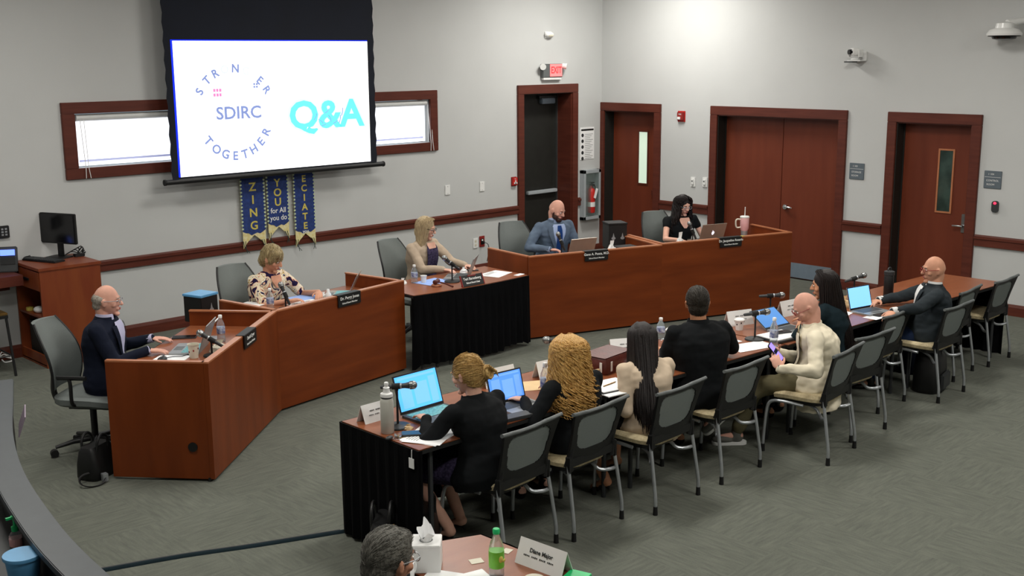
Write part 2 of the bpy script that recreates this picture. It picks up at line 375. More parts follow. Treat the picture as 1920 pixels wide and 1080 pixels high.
def rdoor(n, a, b, h, leaves, win, lever):
    d = root(n); c = .118
    casing(d, [((-.03, a+c, h), (.02, b-c, h+.12)), ((-.03, a+c, 0), (.02, a, h)), ((-.03, b, 0), (.02, b-c, h))])
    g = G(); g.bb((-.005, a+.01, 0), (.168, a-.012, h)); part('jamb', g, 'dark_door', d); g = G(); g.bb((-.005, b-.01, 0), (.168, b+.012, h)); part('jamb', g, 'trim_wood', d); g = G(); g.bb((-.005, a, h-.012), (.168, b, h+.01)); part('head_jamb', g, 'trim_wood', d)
    g = G(); g.bb((.16, a, 0), (.2, a-.022, h)); part('shadow_gap', g, 'dark_door', d)  # solid dark strip stands in for the shade beside the leaf
    for k, (p, q) in enumerate(leaves):
        g = G(); g.bb((.17, p, .012), (.215, q, h-.01)); part('door_leaf', g, 'door_wood', d, bevel=.002)
    g = G(); g.bb((.225, a, 0), (.235, b, h)); part('backing', g, 'dark_door', d)
    if win:
        y0, y1, z0, z1, m, fm = win
        g = G(); g.bb((.164, y0, z0), (.17, y1, z1)); part('vision_pane', g, m, d)
        for p, q in (((.158, y0+.02, z1), (.17, y1-.02, z1+.02)), ((.158, y0+.02, z0-.02), (.17, y1-.02, z0)), ((.158, y0+.02, z0), (.17, y0, z1)), ((.158, y1, z0), (.17, y1-.02, z1))):
            g = G(); g.bb(p, q); part('pane_bead', g, fm, d)
    return d
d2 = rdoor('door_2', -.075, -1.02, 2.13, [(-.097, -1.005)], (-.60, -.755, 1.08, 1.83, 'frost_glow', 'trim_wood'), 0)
g = G(); g.bb((.14, -.86, .92), (.17, -.94, .99)); part('door_latch', g, 'trim_wood', d2)
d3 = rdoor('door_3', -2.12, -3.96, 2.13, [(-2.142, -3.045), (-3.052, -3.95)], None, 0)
g = G(); g.cyl((.17, -3.13, .95), (.14, -3.13, .95), .032); g.tube([(.12, -3.13, .95), (.115, -3.20, .952), (.12, -3.25, .945)], [.012, .011, .008]); g.cyl((.15, -3.13, .95), (.115, -3.13, .95), .014); part('door_handle', g, 'chrome', d3, smooth=True)
g = G(); g.bb((.164, -3.10, .02), (.17, -3.93, .215)); part('kick_plate', g, 'kick_steel', d3)
g = G(); g.bb((.164, -2.16, .02), (.17, -2.99, .215)); part('kick_plate', g, 'kick_steel', d3)
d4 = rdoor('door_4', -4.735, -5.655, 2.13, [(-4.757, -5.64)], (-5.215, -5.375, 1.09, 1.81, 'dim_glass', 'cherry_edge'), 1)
g = G(); g.bb((.155, -5.53, .86), (.17, -5.59, 1.08)); part('lock_plate', g, 'steel', d4, bevel=.004)
g = G(); g.cyl((.155, -5.56, .94), (.12, -5.56, .94), .014); g.tube([(.12, -5.565, .94), (.115, -5.50, .942), (.118, -5.44, .938)], [.013, .012, .01]); part('door_handle', g, 'chrome', d4, smooth=True)
# ---- ceiling light fixtures
for i, (lx, ly) in enumerate(LIGHTS):
    t = thing('ceiling_light', 'recessed white ceiling light panel', 'light', (lx, ly, CEIL), 0, 'ceiling light panels')
    g = G()
    for a, b in (((-.62, -.32, -.03), (.62, -.29, 0)), ((-.62, .29, -.03), (.62, .32, 0)), ((-.62, -.29, -.03), (-.59, .29, 0)), ((.59, -.29, -.03), (.62, .29, 0))): g.bb(a, b)
    part('frame', g, 'white', t); g = G(); g.bb((-.59, -.29, -.02), (.59, .29, -.005)); part('diffuser', g, 'lamp_emit', t)

# ---------------------------------------------------------------- wall-mounted things
t = thing('projection_screen', 'pull-down projection screen with black border showing a question slide', 'screen', (-5.72, -.22, 0))
SX0, SX1 = -1.315, 1.30
g = G()
nseg = 26
def edge(xe, sgn):
    out = []
    for k in range(nseg+1):
        z = 1.66+(CEIL-.12-1.66)*k/nseg; out.append((xe+sgn*(.04+.03*(k/nseg)*0+(.013 if k % 2 else 0)), z))
    return out
L_ = edge(SX0, -1); R_ = edge(SX1+.01, 1)
poly = [(x, z) for x, z in R_]+[(x, z) for x, z in L_[::-1]]
n = len(poly); g.add([(x, 0, z) for x, z in poly]+[(x, .006, z) for x, z in poly], [tuple(range(n)), tuple(range(n, 2*n))[::-1]]+[(i, n+i, n+(i+1) % n, (i+1) % n) for i in range(n)])
part('screen_fabric', g, 'screen_black', t)
IZ0, IZ1 = 1.69, 3.118; IX0, IX1 = -1.265, 1.262
g = G(); g.bb((IX0, -.003, IZ0), (IX1, -.001, IZ1)); img = part('projected_slide', g, 'screen_image', t)
g = G(); g.bb((IX0-.022, -.003, IZ0), (IX0, -.001, IZ1)); g.bb((IX0-.022, -.003, IZ1), (IX1, -.001, IZ1+.012)); part('blue_fringe_glow', g, 'lens_fringe_blue', img)  # added glowing strips imitate a blue lens fringe along left and top
g = G(); g.cyl((-1.44, 0, 1.645), (1.44, 0, 1.645), .03, n=14); part('bottom_bar', g, 'black', t, smooth=True)
g = G()
for s in (-1, 1): g.cyl((s*1.44, 0, 1.645), (s*1.46, 0, 1.645), .033)
part('bar_end_cap', g, 'rubber', t)
g = G(); g.bb((-1.55, -.1, CEIL-.2), (1.55, .1, CEIL-.01)); part('screen_housing', g, 'white', t, bevel=.01)
def slide_xy(px, py):     # place inside the slide by fractions
    return IX0+(IX1-IX0)*px, IZ0+(IZ1-IZ0)*py
RX = (PI/2, 0, 0)
def stext(s, size, fx, fz, m, rot=0, sx=1, bold=0, y=-.0045, nm='slide_lettering'):
    x, z = slide_xy(fx, fz); text(img, s, size, (x, y, z), (PI/2, -rot, 0), m, nm, sx, bold)
stext('SDIRC', .19, .295, .455, 'slide_ink', 0, 1.08, .004)
cx, cz = slide_xy(.275, .46); R_arc = .475
for ch, a in zip('TOGETHER', (-142, -125, -109, -93, -77, -61, -45, -29)):
    aa = math.radians(a); text(img, ch, .135, (cx+R_arc*.93*math.cos(aa), -.0045, cz+R_arc*math.sin(aa)), (PI/2, -(aa+PI/2), 0), 'slide_ink', 'slide_lettering', 1, .004)
for ch, a, m in zip('STRONGER', (150, 132, 117, 102, 86, 70, 46, 30), ('slide_ink', 'slide_ink', 'slide_ink', 'slide_faint', 'slide_ink', 'slide_faint', 'slide_ink', 'slide_ink')):
    aa = math.radians(a); text(img, ch, .125, (cx+R_arc*math.cos(aa), -.0045, cz+R_arc*1.0*math.sin(aa)), (PI/2, -(aa-PI/2), 0), m, 'slide_lettering', 1, .004)
x, z = slide_xy(.195, .615)
g = G()
for i in range(3):
    for j in range(2): g.bb((x-.05+.036*i, -.0045, z-.04+.05*j), (x-.05+.036*i+.028, -.0035, z-.04+.05*j+.034))
part('building_icon', g, 'slide_pink', img)
x, z = slide_xy(.385, .665); g = G()
for i in range(2):
    for j in range(2): g.bb((x-.03+.032*i, -.0045, z-.03+.03*j), (x-.03+.032*i+.024, -.0035, z-.03+.03*j+.022))
part('grid_icon', g, 'slide_ink', img)
stext('Q&A', .46, .755, .405, 'slide_halo', 0, 1.1, .03, -.0038, 'slide_halo_lettering')
stext('Q&A', .44, .755, .405, 'slide_cyan', 0, 1.12, .012, -.005)
g = G()
for fx, fz, a in ((.69, .40, .9), (.72, .36, -.5), (.755, .44, .5), (.77, .38, -1), (.80, .35, .4), (.735, .33, .2), (.84, .43, 1.3), (.825, .37, 1.2)):
    x, z = slide_xy(fx, fz); dx, dz = .035*math.cos(a), .05*math.sin(a)
    g.tube([(x-dx, -.0055, z-dz), (x+.012, -.0055, z), (x+dx, -.0055, z+dz)], .006, 4)
part('doodle_figures', g, 'slide_ink', img)
# banners
def banner(x, w, ztop, zbot, lines, label, script=None, smallz=None):
    t = thing('hanging_banner', label, 'banner', (x, -.045, 0)); h = w/2
    g = G(); pts = [(-h, zbot), (-h*.62, zbot+.075), (0, zbot+.15), (h*.62, zbot+.075), (h, zbot), (h, ztop), (-h, ztop)]
    vs = [(a, -.004, b) for a, b in pts]+[(a, 0, b) for a, b in pts]; n = 7
    g.add(vs, [tuple(range(n)), tuple(range(n, 2*n))[::-1]]+[(i, n+i, n+(i+1) % n, (i+1) % n) for i in range(n)])
    part('banner_cloth', g, 'banner_gold', t)
    g = G(); bz = zbot+.17; pts = [(-h, bz+.03)]+[(-h+2*h*k/8, bz+.02-.03*math.sin(PI*k/8)*(1+.5*math.cos(k*2))) for k in range(1, 8)]+[(h, bz+.03), (h, ztop), (-h, ztop)]; n = len(pts)
    g.add([(a, -.0065, b) for a, b in pts], [tuple(range(n))]); part('blue_panel', g, 'banner_blue', t)
    g = G(); k = 0; z = bz+.06
    while z < ztop:
        for s in (-1, 1): g.bb((s*h-.012, -.010, z-.009), (s*h+.012, -.0065, z+.009))
        z += .042
    sb = part('star_border', g, 'banner_dot', t); sb['kind'] = 'stuff'
    g = G()
    for s in (-1, 1):
        for q in (0, .03): g.tube([(s*(h-.03)-q, -.008, zbot+.09), (s*(h-.02)-q*.5, -.02, zbot+.02), (s*(h-.04)+q, -.015, zbot-.05)], .0035, 4)
    part('ribbon', g, 'dim_glass', t)
    z = lines[1]
    for ch in lines[0]:
        text(t, ch, lines[2], (0.0, -.0085, z), RX, 'gold', 'lettering', 1.05, .003); z -= lines[3]
    if script:
        for k, s in enumerate(script[0]): text(t, s, script[1], (0, -.0085, script[2]-k*.085), (PI/2, 0, 0), 'white', 'script_lettering', .95, .001)
banner(-6.02, .30, 1.75, .79, ('ZING', 1.49, .135, .148), 'blue banner hanging on the wall with gold letters ZING')
banner(-5.69, .28, 1.75, .85, ('YOU', 1.51, .125, .112), 'blue banner between the other two with gold letters YOU', (['for All', 'you do'], .085, 1.19))
banner(-5.325, .28, 1.75, .73, ('ECIATE', 1.53, .11, .112), 'blue banner nearest the blonde woman with gold letters ECIATE', (['you'], .06, .905))
# exit sign
t = thing('exit_sign', 'lit red exit sign with emergency lamp heads above the dark door', 'sign', (-1.09, 0, 2.73))
g = G(); g.bb((-.21, -.06, -.10), (.19, 0, .09)); part('housing', g, 'grey_plastic', t, bevel=.008)
g = G(); g.bb((-.07, -.066, -.085), (.17, -.06, .085)); part('sign_face', g, 'exit_glow', t)
text(t, 'EXIT', .13, (.05, -.068, 0), RX, 'exit_letter', 'lettering', .8, .003)
for s in (-1, 1):
    g = G(); g.cyl((s*.2-.01, -.05, .06), (s*.24-.01, -.10, .05), .035, .045, 12); part('lamp_head', g, 'white_gloss', t, smooth=True)
g = G(); g.bb((-.19, -.05, -.13), (.17, -.01, -.10)); part('lower_tray', g, 'white', t)
t = thing('motion_sensor', 'small white motion sensor on the wall above the exit sign', 'sensor', (-1.145, 0, 3.22))
g = G(); g.ball((0, -.03, 0), (.085, .05, .04), 16, 8); part('sensor_body', g, 'white_gloss', t, smooth=True)
g = G(); g.ball((0, -.06, -.012), (.05, .03, .022), 12, 8); part('sensor_lens', g, 'offwhite', t, smooth=True)
g = G(); g.bb((-.07, -.02, -.05), (.07, 0, .045)); part('wall_bracket', g, 'white', t, bevel=.008)
# poster
t = thing('wall_poster', 'white notice poster with five black round icons beside the dark door', 'poster', (-.315, -.004, 1.66))
g = G(); g.bb((-.15, -.002, -.235), (.15, .003, .235)); part('sheet', g, 'paper', t)
g = G(); g.bb((-.135, -.004, .185), (.135, -.002, .21)); part('heading_bar', g, 'black', t)
for k in range(5):
    g = G(); g.cyl((-.105, -.002, .12-.085*k), (-.105, -.0045, .12-.085*k), .026); part('round_icon', g, 'dark_grey', t)
g = G()
for k in range(14): g.bb((-.05, -.0035, .13-.027*k), (.12-.03*(k % 3), -.002, .135-.027*k))
part('text_lines', g, 'grey_plastic', t)
# extinguisher cabinet
t = thing('extinguisher_cabinet', 'grey recessed wall cabinet with glass front below the poster', 'cabinet', (-.285, 0, .90))
g = G(); W2, H2 = .185, .37
for a, b in (((-W2, -.09, -H2), (-W2+.045, 0, H2)), ((W2-.045, -.09, -H2), (W2, 0, H2)), ((-W2, -.09, H2-.05), (W2, 0, H2)), ((-W2, -.09, -H2), (W2, 0, -H2+.05))): g.bb(a, b)
part('frame', g, 'painted_steel', t, bevel=.004)
g = G(); g.bb((-W2, -.006, -H2), (W2, 0, H2)); part('back_panel', g, 'painted_steel', t)
g = G(); g.bb((-W2+.045, -.088, -H2+.05), (W2-.045, -.085, H2-.05)); part('glass_front', g, 'glass', t)
t = thing('fire_extinguisher', 'red fire extinguisher with white tag inside the grey wall cabinet', 'extinguisher', (-.275, -.06, .62))
g = G(); g.lathe([(.02, 0), (.05, .01), (.055, .03), (.055, .32), (.045, .36), (.02, .385), (.018, .41), (.01, .415)], n=18); part('cylinder', g, 'red', t, smooth=True)
g = G(); g.lathe([(.0555, .1), (.0562, .1), (.0562, .17), (.0555, .17)], n=18); part('band_label', g, 'white', t)
g = G(); g.bb((-.02, -.05, .42), (.02, .03, .435)); g.bb((-.015, -.05, .455), (.015, .03, .468)); g.cyl((0, 0, .4), (0, 0, .46), .014); part('valve_handle', g, 'dark_grey', t)
g = G(); g.tube(spline([(.02, 0, .43), (.07, -.01, .38), (.065, 0, .2), (.06, 0, .12)]), .009, 6); part('hose', g, 'black', t, smooth=True)
g = G(); g.box((.03, -.062, .30), (.05, .002, .15), M=Matrix.Rotation(.35, 3, 'Y')); part('inspection_tag', g, 'paper', t)
# pull station
def plate(name, label, cat, loc, on, w, h, m, extra, group=None):
    t = thing(name, label, cat, loc, 0 if on == 'B' else -PI/2, group)
    g = G(); g.bb((-w/2, -.012, -h/2), (w/2, 0, h/2)); part('plate', g, m, t, bevel=.003); extra(t); return t
def ex_pull(t):
    g = G(); g.bb((-.045, -.04, -.05), (.045, -.012, .055)); part('housing', g, 'red', t, bevel=.004)
    g = G(); g.bb((-.028, -.048, -.03), (.028, -.04, -.008)); g.bb((-.008, -.048, -.03), (.008, -.04, .02)); part('pull_lever', g, 'white', t)
    text(t, 'FIRE', .02, (0, -.042, .037), RX, 'white')
plate('fire_pull_station', 'small red fire alarm pull station left of the dark door', 'alarm', (-1.83, 0, 1.215), 'B', .10, .13, 'dark_red', ex_pull)
def ex_blank(t):
    g = G()
    for z in (-.045, .045): g.cyl((0, -.012, z), (0, -.014, z), .004)
    part('screw', g, 'steel', t)
plate('wall_plate', 'blank white wall plate right of the screen, nearer the screen', 'wall plate', (-3.05, 0, 1.2), 'B', .085, .13, 'white', ex_blank, None)
plate('wall_plate', 'blank white wall plate right of the screen, nearer the dark door', 'wall plate', (-2.43, 0, 1.195), 'B', .085, .13, 'white', ex_blank, None)
def ex_out(t):
    for z in (-.025, .025):
        g = G(); g.bb((-.02, -.016, z-.016), (.02, -.012, z+.016)); part('socket', g, 'offwhite', t, bevel=.003)
plate('power_outlet', 'white wall outlet low on the back wall beside the red outlet', 'outlet', (-2.565, 0, .43), 'B', .085, .135, 'white', ex_out)
def ex_rout(t):
    g = G(); g.bb((-.028, -.016, -.04), (.028, -.012, .04)); part('socket', g, 'black', t)
    g = G(); g.bb((-.018, -.045, -.03), (.018, -.016, .005)); g.tube(spline([(0, -.045, -.01), (.03, -.09, -.03), (.06, -.08, -.12), (.05, -.05, -.28)]), .005, 6); part('plug', g, 'black', t)
    g = G(); g.bb((-.012, -.018, .01), (.012, -.016, .03)); part('indicator', g, 'white', t)
plate('power_outlet', 'red-framed wall outlet with a black plug in it', 'outlet', (-2.445, 0, .44), 'B', .095, .15, 'dark_red', ex_rout)
def ex_strobe(t):
    g = G(); g.bb((-.055, -.045, -.055), (.055, -.012, .06)); part('housing', g, 'dark_red', t, bevel=.006)
    g = G(); g.bb((-.04, -.055, -.04), (.01, -.045, -.005)); part('strobe_lens', g, 'white_gloss', t)
    text(t, 'FIRE', .028, (0, -.047, .03), RX, 'white')
plate('fire_strobe', 'red fire alarm strobe high on the right wall between two doors', 'alarm', (0, -1.5, 2.09), 'R', .13, .15, 'red', ex_strobe)
def ex_sw(t):
    g = G(); g.bb((-.02, -.03, -.035), (.02, -.012, .04)); part('rocker', g, 'white_gloss', t, bevel=.004)
    g = G(); g.bb((-.012, -.032, .005), (.012, -.03, .022)); part('display', g, 'grey_plastic', t)
plate('light_switch', 'white wall control above the curly-haired woman, the left one', 'switch', (0, -1.727, 1.19), 'R', .08, .135, 'white', ex_sw)
plate('light_switch', 'white wall control next to the double door frame', 'switch', (0, -1.93, 1.2), 'R', .08, .135, 'white', ex_sw)
def ex_sign(a, b, c):
    def f(t):
        g = G(); g.bb((-.09, -.014, .028), (.09, -.012, .031)); part('divider_line', g, 'white', t)
        text(t, a, .03, (-.02, -.014, .062), RX, 'white'); text(t, b, .03, (0, -.014, -.01), RX, 'white'); text(t, c, .03, (-.02, -.014, -.055), RX, 'white')
    return f
plate('room_sign', 'small grey room sign between the double door and the single door', 'sign', (0, -4.236, 1.508), 'R', .20, .20, 'sign_grey', ex_sign('1 103', 'STORAGE', 'ROOM'))
plate('room_sign', 'small grey room sign right of the farthest right door above the card reader', 'sign', (0, -5.936, 1.526), 'R', .20, .20, 'sign_grey', ex_sign('1 104', 'CONTROL', 'ROOM'))
t = thing('card_reader', 'black card reader with a glowing red light on the wall', 'card reader', (0, -5.99, 1.225), -PI/2)
g = G(); g.prism(rrect(.075, .13, .03), 0, .03); 
for i, v in enumerate(g.v): g.v[i] = Vector((v.x, -v.z, v.y))
part('body', g, 'dark_grey', t, smooth=True); g = G(); g.ball((0, -.03, .04), (.018, .008, .014), 12, 8); part('indicator_light', g, 'led_red', t, smooth=True)
# ptz camera
t = thing('ptz_camera', 'white pan tilt camera on a bracket above the double door', 'camera', (-.02, -4.19, 2.90), -PI/2)
g = G(); g.bb((-.08, -.14, -.055), (.10, .02, -.04)); g.bb((.02, .0, -.05), (.10, .02, .06)); part('wall_bracket', g, 'white', t, bevel=.004)
g = G(); g.lathe([(.045, -.04), (.055, -.035), (.055, -.02), (.045, -.012)], (0, -.08, 0), 18); part('base', g, 'white', t, smooth=True)
g = G(); g.bb((-.075, -.13, -.015), (-.06, -.03, .085)); g.bb((.06, -.13, -.015), (.075, -.03, .085)); g.bb((-.075, -.13, -.02), (.075, -.03, -.008)); part('yoke', g, 'white_gloss', t, bevel=.006)
g = G(); g.box((-.005, -.09, .05), (.10, .12, .10), -.5); part('camera_head', g, 'white_gloss', t, bevel=.02, smooth=True)
g = G(); g.cyl((-.03, -.135, .055), (-.045, -.165, .055), .034, .030); part('lens', g, 'black_gloss', t, smooth=True)
g = G(); g.bb((-.11, -.15, -.07), (0, -.03, -.055)); part('under_plate', g, 'dark_grey', t)
# dome camera
t = thing('dome_camera', 'white dome security camera on a wall arm at upper right', 'camera', (-.02, -6.06, 3.16), -PI/2)
g = G(); g.tube([(.18, .02, .12), (.12, -.06, .12), (.04, -.14, .10), (0, -.2, .08)], [.035, .035, .04, .05], 12); part('wall_arm', g, 'white', t, smooth=True)
g = G(); g.lathe([(.03, .11), (.09, .09), (.10, .04), (.155, .02), (.185, -.02), (.18, -.04), (.12, -.045)], (-.02, -.22, 0), 28); part('housing', g, 'white_gloss', t, smooth=True)
g = G(); g.lathe([(.165, -.04), (.17, -.05), (.13, -.055), (.12, -.075), (.07, -.09), (.02, -.095)], (-.02, -.22, 0), 28); part('lens_ring', g, 'black_gloss', t, smooth=True)
# ---------------------------------------------------------------- dais
def V2(a): return Vector((a[0], a[1]))
def slab(g, p, q, t, z0, z1, side=1):
    p, q = V2(p), V2(q); d = (q-p).normalized(); nrm = Vector((-d.y, d.x))*side*t
    g.prism([tuple(p), tuple(q), tuple(q+nrm), tuple(p+nrm)], z0, z1)
def dais(label, P, Q, H, lend, rend, depth=.72, wt=.745, ldir=None, rdir=None):
    """P..Q is the front foot line seen from the room; people sit on the +normal side"""
    o = thing('dais_desk', label, 'desk', (P[0], P[1], 0)); P0 = V2(P); q = V2(Q)-P0; d = q.normalized(); n = Vector((-d.y, d.x))
    if n.y < 0: n = -n
    Z = V2((0, 0)); L = q.length
    def side(): return 1 if Vector((-d.y, d.x)).dot(n) > 0 else -1
    s = side()
    g = G(); slab(g, Z, q, .035, .02, H-.012, s); part('front_panel', g, 'cherry_grain' if q.x > 1.4 else 'cherry', o)
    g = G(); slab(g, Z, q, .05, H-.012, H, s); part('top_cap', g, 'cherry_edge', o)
    g = G(); slab(g, Z+n*.03, q+n*.03, .02, 0, .03, s); part('toe_kick', g, 'black', o)
    ld = Vector(ldir).normalized() if ldir else n; rd = Vector(rdir).normalized() if rdir else n
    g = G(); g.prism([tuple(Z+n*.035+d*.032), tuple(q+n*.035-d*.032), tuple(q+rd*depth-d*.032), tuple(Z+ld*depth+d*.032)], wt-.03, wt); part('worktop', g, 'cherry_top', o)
    g = G(); a, b = Z+ld*(depth)+d*.032, q+rd*(depth)-d*.032; slab(g, a, b, .006, wt-.03, wt, s); part('worktop_edge', g, 'black', o)
    for on, c, dd, sg, nm in ((lend, Z, ld, -1, 'end_panel'), (rend, q, rd, 1, 'end_panel')):
        if not on: continue
        inn = (d if sg < 0 else -d)*.03
        c2 = c+dd*.036+inn*(.05 if on == 'div' else 0)
        e2 = c+dd*depth+inn*(.05 if on == 'div' else 0)
        z0 = 0.02 if on != 'div' else wt-.15
        g = G(); g.prism([tuple(c2), tuple(e2), tuple(e2+inn), tuple(c2+inn)], z0, H-.012); part('divider_panel' if on == 'div' else 'end_panel', g, 'cherry', o)
        g = G(); g.prism([tuple(c2), tuple(e2), tuple(e2+inn*1.3), tuple(c2+inn*1.3)], H-.012, H); part('top_cap', g, 'cherry_edge', o)
    # supports
    g = G(); slab(g, Z+n*.04+d*.3, Z+n*(depth-.1)+d*.3, .03, 0, wt-.03); slab(g, q+n*.04-d*.3, q+n*(depth-.1)-d*.3, .03, 0, wt-.03); part('support_panel', g, 'cherry', o)
    return o, d, n
A0, A1, A2, A3 = (-9.62, -3.95), (-9.12, -4.50), (-7.88, -3.43), (-6.315, -3.16)
B1, B2, B3 = (-4.66, -3.165), (-3.11, -3.68), (-1.40, -4.235)
dA, _, nA = dais('cherry wood dais desk section at left end with a round black grommet in its side', A1, A2, .878, 'end', 'div', .745)
g = G(); e = (V2(A0)-V2(A1)).normalized(); nn = Vector((e.y, -e.x)); nn = nn if nn.y < 0 else -nn
c = e*.145
g.cyl((c.x+nn.x*.001, c.y+nn.y*.001, .258), (c.x+nn.x*.008, c.y+nn.y*.008, .258), .034, n=20); part('cable_grommet', g, 'black', dA)
dB, _, nB = dais('cherry wood dais desk section next to the black-skirted table', A2, A3, .878, 'div', 'end', .74)
dC, _, nC = dais('cherry wood dais desk section of the man in the grey suit', B1, B2, .893, 'end', 'div', .74, ldir=(.12, .99))
dD, _, nD = dais('cherry wood dais desk section with the pink tumbler at right end', B2, B3, .905, 'div', 'end', .74)
# corner shelves between sections
def wedge(o, c, n1, n2, off):
    base = V2(c)-V2(off); g = G()
    g.prism([tuple(base+n1*.06), tuple(base+n1*.74), tuple(base+n2*.74)], .70, .745); g.prism([tuple(base+n1*.3), tuple(base+n1*.66), tuple(base+n2*.66)], 0, .70); part('corner_shelf', g, 'cherry', o)
wedge(dB, A2, nA, nB, A2); wedge(dD, B2, nC, nD, B2)
# skirted centre table
def pleats(g, pts, z0, z1, amp=.012, step=.045, uneven=0, seed=1):
    rnd = random.Random(seed); path = []
    for i in range(len(pts)-1):
        a, b = V2(pts[i]), V2(pts[i+1]); L = (b-a).length; d = (b-a)/L; n = Vector((d.y, -d.x)); k = max(2, int(L/step))
        for j in range(k+(1 if i == len(pts)-2 else 0)): path.append((a+d*(L*j/k), n, j))
    top = [(p.x+n.x*amp*.3*(j % 2), p.y+n.y*amp*.3*(j % 2), z1) for p, n, j in path]; mid = []; bot = []
    hem = z0
    for p, n, j in path:
        if rnd.random() < .18: hem = z0+rnd.random()*uneven
        q = amp*(1.6 if j % 2 else -.2)*rnd.uniform(.6, 1.3); mid.append((p.x+n.x*q*.8, p.y+n.y*q*.8, (z0+z1)/2)); bot.append((p.x+n.x*q*1.4, p.y+n.y*q*1.4, hem))
    inn = lambda r: [(x, y, z) for x, y, z in r]
    g.rings([top, mid, bot], close=False, caps=False)
def table(label, x0, x1, yf, yn, H=.745, rz=0, skirt=None, group=None, mat_='cherry_top', poly=None):
    cx, cy = (x0+x1)/2, (yf+yn)/2; o = thing('folding_table', label, 'table', (cx, cy, 0), 0, group)
    P = poly or [(x0, yn), (x1, yn), (x1, yf), (x0, yf)]; P = [(x-cx, y-cy) for x, y in P]
    g = G(); g.prism(P, H-.03, H); part('tabletop', g, mat_, o, bevel=.006)
    c = sum((V2(p) for p in P), V2((0, 0)))/len(P)
    g = G(); n = len(P); E = [tuple(V2(p)+(V2(p)-c).normalized()*.004) for p in P]
    g.prism(E, H-.028, H-.006); part('edge_band', g, 'rubber', o)
    for p in P[:4]:
        q = c+(V2(p)-c)*.86; g = G(); g.cyl((q.x, q.y, 0), (q.x, q.y, H-.03), .016, n=8); part('leg', g, 'dark_grey', o)
    if skirt:
        g = G()
        for k, run in enumerate(skirt): pleats(g, [(x-cx, y-cy) for x, y in run], .02, H-.004, uneven=.0 if rz == 0 else rz, seed=k+3)
        part('table_skirt', g, 'black_cloth', o)
    return o
arc = [(-6.30+1.47*t, -3.235-.085*math.sin(PI*(.15+.75*t))-.06*t) for t in [i/8 for i in range(9)]]
table('black-skirted table in the gap between the two wooden dais halves', -6.30, -4.80, -2.62, -3.33, .742, rz=.05, poly=[(-6.30, -2.62)]+arc+[(-4.79, -2.62)],
      skirt=[[(-6.30, -3.24)]+[(x, y-.01) for x, y in arc]+[(-4.80, -3.30)]])
TB = [(-9.0, -7.26), (-7.25, -5.46), (-5.45, -3.66), (-3.65, -1.86)]
YF = [(-5.89, -5.92), (-5.92, -5.97), (-5.98, -6.12), (-6.14, -6.22)]; YN = [(-6.65, -6.68), (-6.69, -6.78), (-6.80, -6.86), (-6.87, -6.95)]
nm_ = ['black-skirted folding table nearest the camera, with the white sports bottle on it', 'folding table with the brown leather bag on it', 'folding table in front of the man in the cream blazer', 'folding table farthest along the row, nearly empty at its far end']
for k in range(4):
    x0, x1 = TB[k]; fa, fb = YF[k]; na, nb = YN[k]
    sk = [[(x1, fb+.006), (x0, fa+.006)]]
    if k == 0: sk = [[(x1, fb+.006), (x0-.006, fa+.006), (x0-.006, na-.0), (x0+.02, na-.006)]]
    if k == 3: sk = [[(x1+.006, nb), (x1+.006, fb+.006), (x0, fa+.006)]]
    table(nm_[k], x0, x1, fa, na, .745, poly=[(x0, na), (x1, nb), (x1, fb), (x0, fa)], skirt=sk)
# foreground table
o = table('reddish foreground table carrying the tissue box at bottom edge of the photo', -10.1, -9.45, -7.6, -9.6, .745, poly=[(-10.02, -7.545), (-9.53, -7.755), (-9.43, -9.6), (-10.02, -9.6)],
          skirt=[[(-9.42, -9.6), (-9.52, -7.75), (-10.03, -7.535)]])
g = G(); g.box((.03, .64, .7465), (.06, .05, .001), -.4); g.box((.2, .62, .7465), (.05, .04, .001), .3); part('tape_patch', g, 'offwhite', o)
# curved dark counter at left
out = spline([(-10.40, -4.40, 0), (-10.56, -4.82, 0), (-10.80, -5.45, 0), (-10.98, -6.05, 0), (-11.10, -6.65, 0), (-11.18, -7.25, 0), (-11.23, -8.2, 0), (-11.26, -9.5, 0)], 5)
o = thing('curved_counter', 'dark grey curved counter ledge at the lower left', 'counter', (-11, -7, 0)); Cc = Vector((-11, -7, 0))
def offs(pts, d):
    r = []
    for i, p in enumerate(pts):
        t = (pts[min(i+1, len(pts)-1)]-pts[max(i-1, 0)]).normalized(); r.append(p+Vector((t.y, -t.x, 0))*d)
    return r
def strip(g, a, b, z0, z1):
    rs = [[Vector((p.x, p.y, z0))-Cc, Vector((p.x, p.y, z1))-Cc, Vector((q.x, q.y, z1))-Cc, Vector((q.x, q.y, z0))-Cc] for p, q in zip(a, b)]; g.rings(rs)
g = G(); strip(g, out, offs(out, .14), .965, 1.0); part('ledge_top', g, 'dark_counter' if 'dark_counter' in MATS else 'dark_grey', o, bevel=.004)
g = G(); strip(g, offs(out, .02), offs(out, .11), 0, .965); part('counter_wall', g, 'black', o)
g = G(); strip(g, offs(out, .11), offs(out, .75), .795, .83); part('inner_worktop', g, 'dark_grey', o)
